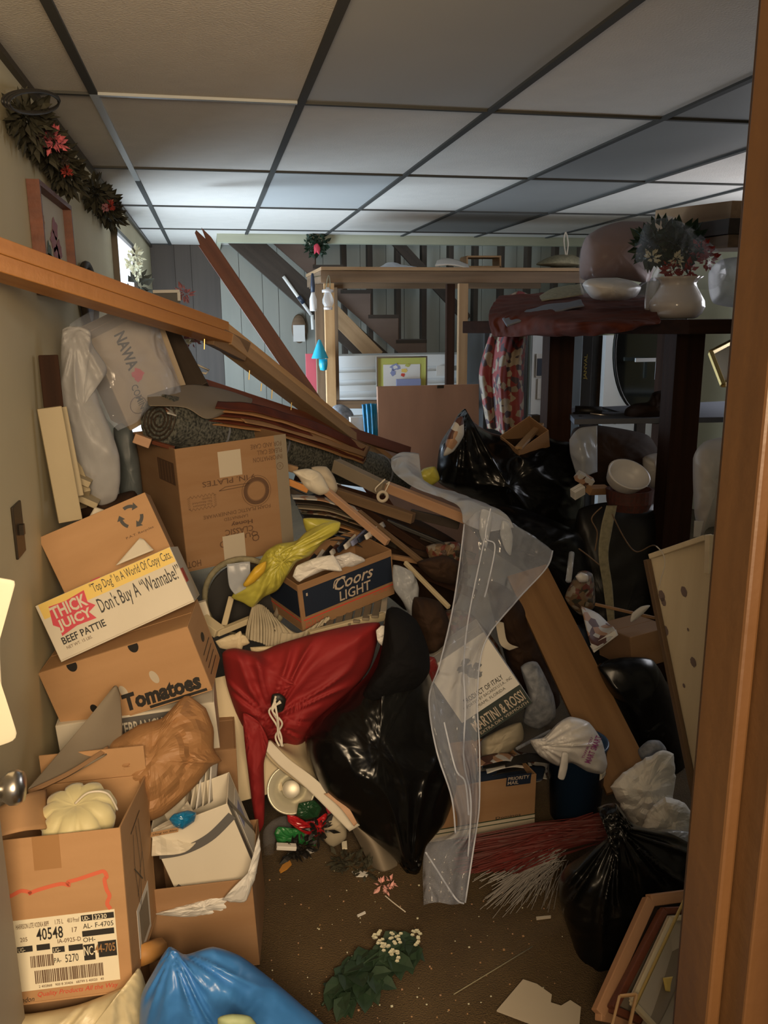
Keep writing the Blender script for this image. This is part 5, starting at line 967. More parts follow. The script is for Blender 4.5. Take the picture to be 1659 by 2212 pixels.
puff('clear_bag', [(568, 1795), (590, 1770), (620, 1762), (630, 1790), (600, 1810), (590, 1850), (570, 1850)], 2.15, .08, m_film3, 40, 8, .012, 15, label='clear bag crushed left of the ribbon heap', cat='plastic bag')
plank('white_card', at(597, 1828, 2.03), at(640, 1830, 2.03), .012, .02, m_paper, label='white card strip under the green bow', cat='card')
sheet('brown_glossy_tube', [[(748, 1768, 2.1), (770, 1780, 2.04), (800, 1775, 2.1)], [(775, 1820, 2.08), (805, 1820, 2.0), (840, 1830, 2.06)], [(800, 1872, 2.04), (830, 1882, 1.97), (862, 1868, 2.02)]], m_card_g, 16, 20, .002, 8, .004, label='brown glossy curled cardboard by the black bag bottom', cat='cardboard')
# ------------------------------------------------------------------ central black bag
BK = [(845, 1310), (870, 1318), (905, 1350), (925, 1400), (925, 1440), (940, 1500), (960, 1580), (985, 1660), (985, 1710), (960, 1780), (920, 1830), (905, 1895), (880, 1890), (850, 1850), (800, 1810), (750, 1765), (700, 1710), (665, 1640), (660, 1590), (690, 1550), (750, 1500), (795, 1455), (820, 1400), (830, 1340)]
puff('black_trash_bag', BK, 2.10, .36, m_black, 130, 26, .016, 7, seed=5, grad=(0, -.04), ctr=(820, 1620), knot=(890, 1880), folds=.015, label='big shiny black trash bag in the middle of the pile', cat='trash bag')
puff('black_cloth', [(835, 1318), (860, 1312), (900, 1340), (925, 1400), (928, 1450), (900, 1490), (850, 1520), (800, 1530), (780, 1505), (815, 1440), (828, 1380)], 2.09, .30, m_blackc, 60, 12, .02, 8, seed=44, label='dull black cloth lying over the top of the big trash bag', cat='cloth')
puff('white_knit_scrap', [(812, 1362), (825, 1350), (848, 1358), (846, 1378), (825, 1395), (815, 1385)], 2.10, .03, m_paper, 24, 5, .010, 34, smooth=False, label='white frilly scrap at the top of the black bag', cat='scrap')
puff('red_foil_packet', [(890, 1440), (905, 1415), (940, 1420), (950, 1450), (930, 1480), (900, 1485)], 2.20, .05, mat('maroon_foil', (.16, .02, .02), .25), 30, 6, .012, 22, smooth=False, label='dark red foil packet right of the black bag top', cat='packet')
# ------------------------------------------------------------------ clear plastic film hanging over the sticks
HF = root('hanging_film', 'torn clear plastic film draped over the sticks and hanging down beside the big black bag', 'plastic film', at(980, 1900, 1.85))
sheet('film_sheet', [[(845, 990, 3.1), (870, 975, 3.1), (905, 980, 3.1)], [(850, 1020, 3.0), (885, 1015, 2.95), (920, 1045, 2.95)], [(900, 1055, 2.8), (945, 1060, 2.72), (990, 1065, 2.7)], [(985, 1090, 2.55), (1040, 1095, 2.45), (1085, 1105, 2.4)], [(1000, 1130, 2.42), (1050, 1150, 2.34), (1110, 1140, 2.32)]], m_film2, 24, 40, .014, 9, .0008, seed=3, parent=HF, label='milky upper part of the film')
sheet('film_sheet', [[(1003, 1130, 2.40), (1050, 1100, 2.34), (1130, 1145, 2.32), (1195, 1190, 2.34)], [(995, 1220, 2.34), (1040, 1200, 2.28), (1100, 1230, 2.28), (1180, 1225, 2.30)], [(975, 1330, 2.24), (1010, 1330, 2.20), (1060, 1340, 2.2), (1115, 1300, 2.24)], [(950, 1440, 2.10), (985, 1440, 2.06), (1010, 1440, 2.08), (1045, 1385, 2.16)], [(925, 1510, 2.0), (970, 1530, 1.96), (1005, 1520, 1.98), (1030, 1500, 2.04)], [(945, 1620, 1.90), (975, 1640, 1.87), (1010, 1640, 1.9), (1032, 1620, 1.95)], [(975, 1720, 1.86), (1000, 1740, 1.84), (1020, 1740, 1.87), (1035, 1730, 1.9)], [(985, 1790, 1.86), (1000, 1800, 1.84), (1015, 1800, 1.86), (1028, 1800, 1.88)], [(920, 1830, 1.88), (955, 1850, 1.84), (985, 1860, 1.84), (1018, 1850, 1.86)], [(915, 1955, 1.80), (945, 1950, 1.77), (975, 1955, 1.78), (1005, 1950, 1.80)]], m_film, 50, 130, .014, 8, .0008, seed=6, pleat=(2.2, .018), parent=HF)
g = HF
for pts in (((1003, 1132, 2.39), (990, 1225, 2.33), (975, 1330, 2.23), (950, 1440, 2.09), (928, 1510, 1.99), (946, 1620, 1.89), (975, 1720, 1.85), (985, 1800, 1.84)),
            ((1060, 1110, 2.33), (1040, 1200, 2.27), (1012, 1340, 2.19), (1000, 1440, 2.06), (1006, 1530, 1.96), (1000, 1640, 1.88), (1018, 1730, 1.85), (1010, 1850, 1.83)),
            ((1195, 1190, 2.33), (1180, 1228, 2.29), (1115, 1300, 2.23), (1045, 1388, 2.15), (1032, 1500, 2.03), (1033, 1620, 1.94), (1036, 1735, 1.89), (1028, 1800, 1.87), (1005, 1950, 1.79)),
            ((1062, 1098, 2.3), (1050, 1160, 2.28), (1070, 1180, 2.27), (1052, 1260, 2.24), (1048, 1290, 2.22)),
            ((922, 1840, 1.86), (945, 1880, 1.84), (985, 1940, 1.78), (1000, 1952, 1.78)), ((960, 1560, 1.93), (985, 1660, 1.86), (1005, 1690, 1.86), (1015, 1760, 1.85))):
    tube_obj('fold_ridge', [at(*p_)+V((random.Random(p_[0]).uniform(-.004, .004), 0, 0)) for p_ in pts], .0024, m_crease, g, n=6, sm=50)
puff('film_knot', [(1085, 1125), (1100, 1130), (1108, 1160), (1104, 1200), (1092, 1190), (1080, 1155)], 2.26, .02, m_film2, 30, 8, .008, 22, seed=3, parent=g)
puff('film_knot', [(1040, 1100), (1062, 1108), (1060, 1145), (1050, 1185), (1035, 1150)], 2.30, .02, m_film2, 30, 8, .008, 22, seed=5, parent=g)
# sticks in the pile
def stick(label, a, c, w_, t_, m, upv=(0, 0, 1), **k): return plank('wood_strip', at(*a), at(*c), w_, t_, m, upv=upv, label=label, cat='wood strip', **k)
stick('long pinkish raw wood strip crossing above the clutter', (735, 1012, 3.1), (1060, 1140, 2.55), .036, .03, m_pink)
plank('brown_sleeve', at(725, 1005, 3.06), at(830, 1056, 2.9), .05, .04, m_card_g, label='brown sleeve over the upper end of the pinkish strip', cat='sleeve')
stick('brown batten crossing below the pinkish strip', (720, 1062, 2.95), (893, 1120, 2.75), .036, .03, m_stud)
stick('brown stick running down to the beer carton corner', (678, 1038, 2.85), (838, 1172, 2.62), .024, .02, m_pink)
stick('thin brown stick right of the beer carton', (775, 1105, 2.8), (950, 1245, 2.55), .016, .016, m_stud)
stick('thin pale strip ending at the hanging film', (875, 1215, 2.6), (970, 1312, 2.4), .014, .012, m_ivory)
stick('dark lath behind the thin sticks', (760, 1085, 2.95), (1000, 1240, 2.75), .03, .02, m_dark)
stick('dark rafter offcut under the speckled roll', (640, 1030, 3.0), (800, 1075, 3.1), .03, .03, m_dark)
stick('dark wooden lath under the white rags', (625, 1060, 2.9), (760, 1120, 2.85), .025, .02, m_darker)
stick('tan short block above the white rags', (617, 1008, 2.95), (642, 1015, 2.95), .025, .03, m_lwood2)
stick('orange brown lath right of the dinnerware carton', (622, 1040, 2.8), (665, 1058, 2.8), .022, .02, m_owood)
puff('white_rag', [(632, 1018), (665, 1012), (692, 1022), (712, 1060), (690, 1070), (660, 1055), (645, 1032)], 2.80, .06, m_white, 36, 7, .012, 16, seed=2, label='cream rag hanging at the carton corner', cat='rag')
puff('white_rag', [(672, 1010), (705, 1008), (722, 1030), (730, 1055), (722, 1068), (705, 1064), (690, 1040)], 2.9, .06, m_tapew, 36, 7, .012, 16, seed=3, label='beige rag hanging right of the cream rag', cat='rag')
for k, (a_, c_) in enumerate((((825, 1040), (812, 1062)), ((835, 1046), (832, 1070)))):
    tube_obj('wire_twist', [at(a_[0], a_[1], 2.85), at(a_[0]+6, a_[1]-4, 2.84), at(c_[0], c_[1]-8, 2.84), at(*c_, 2.85)], .0025, m_cordw, label=['thin twisted wire on the pinkish strip', 'second thin wire on the pinkish strip, right'][k], cat='wire')
q = MB(); p = at(826, 1072, 2.8); q.lathe([(.012, 0), (.022, 0), (.022, .006), (.012, .006), (.012, 0)], Matrix.Translation(p) @ Matrix.Rotation(PI/2, 4, 'X'), 20); q.out('plastic_ring', m_tapew, smooth=True, label='small plastic ring hanging below the pinkish strip', cat='ring')
for k in range(9):
    y0 = 1068+11*k; x0 = 628+6*k
    sheet('loose_sheet', [[(x0, y0, 2.86-.01*k), (x0+70, y0+6, 2.86-.01*k), (x0+150, y0+30, 2.86-.01*k)], [(x0+5, y0+9, 2.80-.01*k), (x0+70, y0+15, 2.80-.01*k), (x0+145, y0+40, 2.80-.01*k)]], (m_mag, m_darker, m_card_g, m_debris, m_darker, m_kraft, m_debris, m_navy, m_darker)[k], 14, 4, .006, 9, .003, seed=k, label='dark sheet of paper stacked flat behind the yellow bag, %s from the top' % ('first', 'second', 'third', 'fourth', 'fifth', 'sixth', 'seventh', 'eighth', 'ninth')[k], cat='paper')
# dark boards and boxes inside the pile
rnd = random.Random(12)
ORD = 'first second third fourth fifth sixth seventh eighth ninth tenth eleventh twelfth thirteenth fourteenth fifteenth sixteenth'.split()
YS = [None]*16
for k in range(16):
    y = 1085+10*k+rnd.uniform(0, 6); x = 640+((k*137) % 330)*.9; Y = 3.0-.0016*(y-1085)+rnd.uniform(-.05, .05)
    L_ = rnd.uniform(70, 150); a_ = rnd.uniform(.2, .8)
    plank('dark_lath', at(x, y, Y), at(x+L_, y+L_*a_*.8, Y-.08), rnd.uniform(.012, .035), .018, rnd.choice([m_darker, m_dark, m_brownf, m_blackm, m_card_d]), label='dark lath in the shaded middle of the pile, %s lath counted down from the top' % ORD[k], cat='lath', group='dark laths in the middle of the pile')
for k, (pl, Y, T_, mm, nm, lb, ct) in enumerate((
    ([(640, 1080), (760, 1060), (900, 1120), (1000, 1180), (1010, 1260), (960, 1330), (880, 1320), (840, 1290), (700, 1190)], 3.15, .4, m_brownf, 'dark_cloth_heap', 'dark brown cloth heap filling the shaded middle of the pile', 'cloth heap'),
    ([(920, 1180), (990, 1170), (1010, 1210), (985, 1230), (940, 1225)], 2.62, .1, m_debris, 'patterned_packet', 'brown and gold wrapped packet left of the film', 'packet'),
    ([(900, 1215), (960, 1200), (1000, 1220), (990, 1262), (940, 1255)], 2.5, .1, m_brownf, 'brown_sleeve_cloth', 'brown cloth tube below the wrapped packet', 'cloth'),
    ([(850, 1220), (890, 1235), (905, 1270), (900, 1330), (925, 1350), (895, 1350), (870, 1300), (850, 1270)], 2.45, .06, m_film2, 'grey_film', 'greyish plastic film right of the beer carton', 'plastic film'),
    ([(895, 1290), (950, 1300), (975, 1360), (950, 1420), (910, 1400), (890, 1340)], 2.42, .14, m_brownf, 'dark_brown_purse', 'dark brown leather bag above the red packet', 'bag'),
    ([(940, 1330), (1010, 1320), (1080, 1400), (1090, 1480), (1010, 1540), (960, 1480)], 2.62, .25, m_debris, 'mixed_rubbish_bag', 'mottled rubbish showing through the film', 'rubbish'),
    ([(1050, 1260), (1110, 1280), (1180, 1400), (1210, 1520), (1150, 1560), (1100, 1450)], 2.70, .22, m_brownf, 'dark_bundle', 'dark bundle wedged left of the wide brown board', 'bundle'),
    ([(1125, 1440), (1160, 1430), (1195, 1500), (1200, 1550), (1165, 1575), (1130, 1560), (1140, 1500)], 2.32, .14, m_grey, 'grey_sweater', 'greyish white cloth between the board and vermouth box', 'cloth'),
    ([(1040, 1600), (1080, 1575), (1125, 1560), (1130, 1600), (1080, 1640), (1045, 1650)], 2.28, .12, m_stripe, 'ribbed_sock', 'ribbed beige cloth below the vermouth box', 'cloth'),
    ([(1030, 1610), (1070, 1590), (1110, 1620), (1180, 1640), (1175, 1690), (1100, 1700), (1030, 1705)], 2.36, .16, m_mag, 'paper_heap', 'black and white papers heaped in the mail box', 'papers'),
)):
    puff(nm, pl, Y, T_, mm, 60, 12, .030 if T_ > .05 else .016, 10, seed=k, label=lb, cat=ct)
puff('black_bag', [(1290, 1440), (1340, 1420), (1410, 1425), (1450, 1500), (1485, 1640), (1480, 1760), (1400, 1720), (1380, 1640), (1340, 1540)], 2.35, .24, m_black, 60, 12, .02, 7, seed=51, label='dark bag lying in the shade between the wide board and pine panel', cat='trash bag')
# back-centre black bags
puff('black_trash_bag', [(945, 1040), (950, 960), (975, 920), (990, 895), (1005, 882), (1015, 905), (1060, 935), (1120, 945), (1165, 935), (1200, 950), (1245, 960), (1265, 1010), (1262, 1080), (1255, 1150), (1240, 1195), (1200, 1215), (1150, 1180), (1080, 1110), (1000, 1070)], 3.35, .5, m_black, 110, 20, .03, 6, seed=9, knot=(1005, 885), folds=.02, ctr=(1100, 1050), label='large black trash bag heap in front of the table', cat='trash bag')
puff('black_trash_bag', [(990, 1100), (1100, 1090), (1250, 1150), (1280, 1230), (1290, 1330), (1220, 1350), (1150, 1250), (1050, 1180)], 3.0, .4, m_black, 80, 14, .03, 6, seed=19, label='lower black trash bag behind the wide brown board', cat='trash bag')
puff('black_trash_bag', [(1250, 1100), (1420, 1090), (1425, 1200), (1410, 1400), (1440, 1620), (1300, 1640), (1250, 1500), (1240, 1300)], 3.1, .4, m_blackm, 70, 14, .03, 5, seed=29, label='dull black bag in the shade under the table', cat='trash bag')
puff('printed_bag_top', [(958, 985), (965, 945), (985, 905), (1000, 900), (1002, 940), (980, 975)], 3.1, .06, m_mag, 36, 7, .008, 20, label='printed white bag at the peak of the black bag heap', cat='bag')
puff('yellow_bag_scrap', [(900, 1030), (915, 1012), (940, 1008), (950, 1035), (930, 1050), (908, 1042)], 3.1, .08, m_yellow, 36, 7, .01, 16, seed=7, label='yellow bag scrap left of the black bag heap', cat='plastic bag')
carton('leaning_carton', 'dark open carton leaning on the black bag heap under the rug', 'carton', at(1135, 960, 3.25), (.5, -.5, .2), (.16, .12, .14), m_card_d, open_top=True)
plank('pale_lath', at(1120, 968, 3.1), at(1168, 916, 3.3), .012, .03, m_lwood2, label='short pale lath leaning up from the dark carton', cat='lath')
# wide brown board, vermouth box, mail box
plank('wide_board', at(1138, 1235, 2.80), at(1362, 1700, 2.08), .155, .022, m_wideb, upv=(1, .25, .5), label='wide brown pine board leaning diagonally at right of the film', cat='board')
g, M, d = carton('vermouth_carton', 'white and dark green vermouth carton standing tilted', 'carton', (.753, 2.291, .416), (-.233, -.584, -.089), (.207, .241, .256), m_paper)
FM = face(M, d, 'front'); W_, H_ = d[0], d[2]
GB = patch(g, FM, 0, 0, W_, .26*H_, mat('dark_green_print', (.012, .022, .018), .5), 'green_band'); txt(GB, FM, 'MARTINI & ROSSI', .10*W_, .08*H_, .96*W_, .21*H_, m_silver, .015, lift=.002); txt(GB, FM, 'EXTRA DRY VERMOUTH', .14*W_, .025*H_, .96*W_, .06*H_, m_silver, .0, lift=.002)
txt(g, FM, 'PRODUCT OF ITALY', .20*W_, .42*H_, .86*W_, .48*H_, m_ink, .01); txt(g, FM, 'IMPORTED BY BACARDI U.S.A., INC', .14*W_, .36*H_, .96*W_, .40*H_, m_ink, .0); txt(g, FM, 'MIAMI, FLORIDA', .32*W_, .30*H_, .80*W_, .34*H_, m_ink, .0)
for k in range(9):
    rn = random.Random(k+40); blob2(g, FM, (.55+rn.uniform(-.12, .12))*W_, (.74+rn.uniform(-.12, .12))*H_, .014, .010, m_grey, seed=k, nm='crest_print', lift=.001+.0001*k)
g, M, d = carton('mail_carton', 'brown postal carton with white base stripes on the floor', 'carton', (.708, 2.22, .088), (-.03, .024, .087), (.341, .26, .167), m_card_d, open_top=True)
FM = face(M, d, 'front'); W_, H_ = d[0], d[2]; patch(g, FM, 0, 0, W_, .22*H_, m_tapew, 'white_band'); patch(g, FM, 0, .13*H_, W_, .145*H_, m_green, 'green_stripe', lift=.0014); patch(g, FM, 0, .21*H_, W_, .225*H_, m_green, 'green_stripe', lift=.0014); txt(g, FM, 'Dominos', .62*W_, .23*H_, .86*W_, .28*H_, m_ink, .01)
sheet('priority_envelope', [[(1030, 1668, 2.16), (1160, 1655, 2.2), (1178, 1662, 2.2)], [(1028, 1705, 2.1), (1150, 1688, 2.12), (1172, 1684, 2.12)]], m_navy, 14, 6, .002, 6, .003, label='navy postal envelope lying on the brown postal carton', cat='envelope')
for k in range(7):
    x0, y0 = 1028+10*k, 1640+(k*7) % 40
    sheet('news_sheet', [[(x0, y0, 2.2), (x0+55, y0-14, 2.22), (x0+100, y0-6, 2.24)], [(x0+4, y0+16, 2.15), (x0+60, y0+4, 2.17), (x0+104, y0+8, 2.2)]], (m_mag, m_blackm, m_paper, m_blackm, m_mag, m_paper, m_blackm)[k], 16, 6, .012, 9, .002, seed=k+70, label='crumpled black and white sheet above the postal carton, %s from the left' % ORD[k], cat='paper')
g2 = root('envelope_print', 'white lettered corner of the navy envelope', 'envelope', at(1095, 1690, 2.09)); FM = frame(at(1096, 1696, 2.085), at(1165, 1687, 2.085), V((0, -.2, 1))) @ Matrix.Rotation(PI/2, 4, 'X')
patch(g2, FM, -.004, -.004, .072, .036, m_navy, 'print_ground'); txt(g2, FM, 'PRIORITY', 0, .017, .066, .030, m_silver, .01); txt(g2, FM, 'MAIL', 0, .001, .034, .014, m_silver, .01)
# bucket with bag
g = root('blue_bucket', 'dark blue plastic bucket with a paper label', 'bucket', at(1240, 1800, 2.1))
bc = at(1240, 1775, 2.13); bc.z = 0.004; q = MB(); q.lathe([(0, 0), (.075, 0), (.088, .24), (.092, .24), (.092, .25), (.084, .25), (.070, .01), (0, .01)], Matrix.Translation(bc), 40); q.out('bucket_body', m_bucket, g, smooth=True)
lm = MB(); lm.grid([[bc+V((.0865*math.sin(t), -.0865*math.cos(t), z)) for t in [.45+.09*k for k in range(7)]] for z in (.155, .195)]); lm.out('paper_label', m_label, g, smooth=True)
FM = frame(bc+V((.0885*math.sin(.45), -.0885*math.cos(.45), .16)), bc+V((.0885*math.sin(1.0), -.0885*math.cos(1.0), .16)), V((0, 0, 1))) @ Matrix.Rotation(PI/2, 4, 'X')
txt(g, FM, 'Holiday', .0, .018, .042, .030, m_ink, .0, lift=.005); txt(g, FM, 'Pots', .004, .002, .034, .014, m_ink, 0, lift=.005)
WB_ = puff('white_bag', [(1145, 1600), (1175, 1592), (1205, 1562), (1232, 1548), (1272, 1560), (1300, 1600), (1312, 1650), (1302, 1672), (1270, 1668), (1235, 1648), (1205, 1655), (1165, 1632)], 2.06, .17, m_wbag, 70, 14, .014, 10, seed=12, knot=(1165, 1612), folds=.01, label='white plastic bag with purple print stuffed in the blue bucket', cat='plastic bag')
puff('bag_handle', [(1215, 1625), (1228, 1628), (1226, 1660), (1218, 1685), (1205, 1680), (1210, 1650)], 1.98, .02, m_wbag, 24, 5, .004, 20, parent=WB_)
for k, (x, y, w_, h_) in enumerate(((1240, 1580, .012, .005), (1252, 1586, .010, .005), (1285, 1625, .006, .02), (1290, 1645, .006, .02))):
    p = at(x, y, 1.962+.012*(k > 1)); 
# bag print as flat decal
g2 = root('purple_logo', 'purple lettering printed on the white bag in the bucket', 'print', at(1285, 1650, 1.97)); FM = frame(at(1268, 1640, 1.985), at(1290, 1590, 1.99), V((-1, -.2, 1))) @ Matrix.Rotation(PI/2, 4, 'X'); txt(g2, FM, 'MART SMART', -.01, -.018, .075, .006, m_ppl, .02); txt(g2, FM, 'THANK YOU', 0, .012, .065, .022, m_ppl, .01)
# white knotty pine panel at right
P0 = at(1398, 1205, 2.02); P1 = at(1500, 1740, 1.62)
g = root('pine_panel', 'cream knotty pine panel leaning at the right casing', 'panel', P1)
a0, a1, a3 = at(1402, 1208, 2.0), at(1560, 1150, 1.78), at(1512, 1752, 1.74); a2 = a3+(a1-a0)*.35
q = MB(); n_ = (a1-a0).cross(a3-a0).normalized()*.018
q.add([a0, a1, a2, a3, a0+n_, a1+n_, a2+n_, a3+n_], [(0, 1, 2, 3), (7, 6, 5, 4), (0, 4, 5, 1), (1, 5, 6, 2), (2, 6, 7, 3), (3, 7, 4, 0)]); q.out('panel_board', m_cpine, g)
plank('panel_edge', a0+V((-.006, 0, 0)), a3+V((-.006, 0, 0)), .014, .02, m_stud, upv=(1, 0, 0), parent=g)
plank('top_lip', at(1410, 1201, 1.985), at(1530, 1160, 1.80), .014, .03, m_cpine, parent=g); plank('side_lip', at(1535, 1155, 1.78), at(1533, 1240, 1.76), .02, .02, m_cpine, upv=(1, 0, 0), parent=g)
nn = -n_.normalized(); nn = nn if nn.y < 0 else -nn
_x = (a1-a0).normalized(); _z = nn; _y = _z.cross(_x)
if _y.z < 0: _y = -_y; _x = _y.cross(_z)
FM = Matrix(((_x.x, _y.x, _z.x, a0.x), (_x.y, _y.y, _z.y, a0.y), (_x.z, _y.z, _z.z, a0.z), (0, 0, 0, 1)))
def onpanel(px, py):
    d_ = (at(px, py, 1)-EYE); n = (a1-a0).cross(a3-a0); t = (a0-EYE).dot(n)/d_.dot(n); return FM.inverted() @ (EYE+d_*t)
m_knot = mat('knot_stain', (.20, .15, .14), .7)
for k, (x, y, r_) in enumerate(((1430, 1287, .013), (1478, 1278, .012), (1438, 1362, .012), (1498, 1430, .011), (1478, 1481, .005), (1487, 1360, .004), (1434, 1300, .010))):
    p = onpanel(x, y); blob2(g, FM, p.x, p.y, r_*.8, r_*1.2, m_knot, seed=k, nm='knot', lift=.0015, n=20, wob=.06)
tube_obj('thread', [at(1418, 1180, 1.95), at(1432, 1196, 1.92), at(1436, 1220, 1.9), at(1428, 1250, 1.9), at(1422, 1275, 1.9)], .0015, m_cordw, label='thin white thread hanging on the pine panel', cat='thread')
# brown carton pieces under table, magazine, papers
carton('flat_carton', 'dark brown crushed carton behind the pine panel', 'carton', at(1370, 1385, 2.55), (-.1, -.1, .15), (.17, .2, .12), m_card_d)
sheet('magazine', [[(1255, 1310, 2.5), (1290, 1325, 2.5), (1318, 1352, 2.5)], [(1270, 1370, 2.4), (1290, 1375, 2.4), (1325, 1355, 2.42)], [(1280, 1405, 2.36), (1300, 1395, 2.36), (1332, 1368, 2.4)]], m_mag, 16, 16, .004, 9, .004, label='glossy open magazine right of the wide board', cat='magazine')
sheet('magazine_edge', [[(1275, 1395, 2.37), (1330, 1360, 2.4)], [(1283, 1410, 2.36), (1335, 1372, 2.39)]], m_paper, 8, 4, .001, 9, .004, label='white page edge of the glossy magazine', cat='paper')
puff('fruit_netting', [(1220, 1290), (1250, 1235), (1280, 1240), (1285, 1310), (1255, 1330)], 2.62, .1, m_debris, 36, 7, .012, 16, label='mottled scraps behind the magazine', cat='scraps')
puff('white_ball', [(1243, 1245), (1255, 1236), (1270, 1242), (1270, 1256), (1252, 1258)], 2.5, .04, m_wbag, 20, 5, .003, 16, label='small white ball beside the wide board', cat='ball')
tube_obj('clear_rods', [at(1235, 1195, 2.6), at(1228, 1255, 2.5)], .01, m_clearg, label='clear plastic tube standing behind the wide board', cat='tube', sm=0)
stick('thin tan strip crossing the ribbon under the table', (1285, 1305, 2.6), (1415, 1335, 2.5), .010, .01, m_card_d)
puff('paper_scrap', [(1365, 1325), (1385, 1310), (1405, 1308), (1385, 1330), (1362, 1345)], 2.45, .02, m_paper, 20, 4, .004, 20, label='small white scrap on the thin tan strip', cat='paper')
stick('thin grey rod left of the blue bucket', (1115, 1618, 2.15), (1190, 1578, 2.2), .008, .008, m_grey)
sheet('white_strip', [[(1070, 1340, 2.42), (1088, 1345, 2.42)], [(1080, 1390, 2.38), (1096, 1385, 2.38)], [(1100, 1405, 2.38), (1120, 1398, 2.38)]], m_tapew, 6, 14, .003, 14, .001, label='curled cream ribbon above the vermouth carton', cat='ribbon')
# crumpled paper right
puff('crumpled_paper', [(1318, 1700), (1345, 1670), (1390, 1640), (1430, 1620), (1455, 1628), (1460, 1680), (1450, 1740), (1430, 1790), (1400, 1800), (1375, 1790), (1345, 1750)], 1.95, .14, m_paper, 60, 10, .030, 9, seed=31, smooth=False, jag=.06, label='big crumpled white packing paper by the pine panel', cat='paper')
puff('crumpled_paper', [(1385, 1790), (1405, 1745), (1440, 1720), (1480, 1735), (1500, 1765), (1500, 1845), (1455, 1835), (1415, 1810)], 1.85, .14, m_paper, 60, 10, .028, 10, seed=32, smooth=False, jag=.06, label='lower crumpled white paper touching the door casing', cat='paper')
puff('shiny_wrap', [(1395, 1800), (1440, 1790), (1500, 1800), (1505, 1850), (1440, 1835)], 1.80, .08, m_film2, 50, 9, .02, 16, seed=33, smooth=False, label='shiny clear wrap below the crumpled papers', cat='wrap')
puff('pale_cloth', [(1378, 1620), (1400, 1600), (1425, 1600), (1440, 1622), (1400, 1640), (1385, 1640)], 2.05, .08, m_grey, 30, 6, .01, 14, seed=34, label='pale blue grey cloth above the crumpled paper', cat='cloth')
# red broom / tinsel, fibre brush
g = root('red_broom', 'dark red straw broom head lying on the carpet', 'broom', at(1150, 1850, 1.95))
rnd = random.Random(8); b = MB()
for k in range(280):
    x0, y0 = 1010+rnd.uniform(-30, 110), 1850+rnd.uniform(-40, 38); x1, y1 = 1320+rnd.uniform(-40, 10), 1790+rnd.uniform(-35, 25)
    p0 = atz(x0, y0, .03+rnd.uniform(0, .05)); p1 = atz(x1, y1, .04+rnd.uniform(0, .06)); b.tube([p0, p0.lerp(p1, .5)+V((0, 0, rnd.uniform(-.01, .02))), p1], .0016, 3, cap=False)
o = b.out('red_straw', mat('red_straw', (.14, .012, .008), .6, (.07, .01, .006), sc=(20, 20, 20)), g); o['kind'] = 'stuff'
puff('broom_core', [(1010, 1850), (1050, 1825), (1200, 1790), (1310, 1760), (1330, 1800), (1200, 1840), (1060, 1875)], 2.05, .08, mat('dark_red_core', (.08, .008, .006), .8), 40, 7, .006, 14, parent=g)
g = root('fibre_brush', 'splayed whitish fibre brush on the dark carpet', 'brush', at(1150, 1920, 1.8))
b = MB()
for k in range(170):
    u = rnd.random(); x0, y0 = 1225-150*u*.3+rnd.uniform(-25, 5), 1850+rnd.uniform(-25, 20); x1, y1 = x0-rnd.uniform(20, 150), y0+rnd.uniform(40, 115)*(1 if x0 else 1)
    p0 = atz(x0, y0, .05+rnd.uniform(0, .03)); p1 = atz(x1, y1, .004+rnd.uniform(0, .02)); b.tube([p0, p0.lerp(p1, .5)+V((0, 0, .012)), p1], .0009, 3, cap=False)
o = b.out('bristles', mat('grey_fibre', (.24, .22, .20), .5), g); o['kind'] = 'stuff'
# right black bag
puff('black_trash_bag', [(1290, 1745), (1330, 1735), (1360, 1775), (1400, 1790), (1450, 1800), (1520, 1840), (1600, 1900), (1620, 2050), (1560, 2200), (1400, 2220), (1300, 2180), (1245, 2150), (1240, 2050), (1212, 1960), (1208, 1900), (1225, 1870), (1270, 1840), (1310, 1810), (1312, 1780)], 1.62, .36, m_black, 120, 24, .012, 7, seed=6, knot=(1335, 1790), folds=.026, ctr=(1380, 1990), label='knotted black trash bag standing at lower right', cat='trash bag')
# frames at lower right
def pframe(label, c4, w_, t_, m, back=None):
    g = root('empty_picture_frame', label, 'picture frame', c4[3]); n = len(c4)
    for i in range(4): 
        a_, c_ = c4[i], c4[(i+1) % 4]; up_ = (c4[(i+2) % 4]-c_); plank('frame_rail', a_+(c_-a_).normalized()*(w_*.0), c_, w_, t_, m, upv=tuple(up_), parent=g)
    if back:
        q = MB(); q.add([p+V((0, .01, 0)) for p in c4], [(0, 1, 2, 3)]); q.out('backing', back, g, solid=.003)
pframe('thick tan wooden frame, leftmost of the frames at lower right', [at(1402, 1945, 1.42), at(1560, 1925, 1.46), at(1480, 2230, 1.28), at(1292, 2190, 1.26)], .024, .02, m_framew, m_darker)
pframe('dark brown frame leaning inside the tan frame', [at(1432, 1968, 1.39), at(1570, 1960, 1.42), at(1490, 2250, 1.25), at(1322, 2180, 1.24)], .014, .02, m_rwood, m_card_g)
pframe('ivory slim frame resting on the dark brown frame', [at(1448, 1985, 1.36), at(1580, 1975, 1.38), at(1480, 2290, 1.2), at(1365, 2165, 1.22)], .010, .012, m_ivory, m_tapew)
pframe('small thin gilt frame, lowest of the frames at lower right', [at(1338, 2152, 1.2), at(1375, 2148, 1.2), at(1350, 2260, 1.12), at(1312, 2255, 1.12)], .005, .008, m_lwood)
stick('long gilt strip running along the frames', (1492, 1915, 1.36), (1368, 2180, 1.2), .006, .006, m_gold)
sheet('cream_card_stack', [[(1452, 2040, 1.34), (1500, 2040, 1.34)], [(1400, 2180, 1.24), (1440, 2180, 1.24)], [(1375, 2230, 1.2), (1405, 2240, 1.2)]], m_card_g, 6, 12, .001, 6, .006, label='grey card strip beside the gilt strip', cat='card')
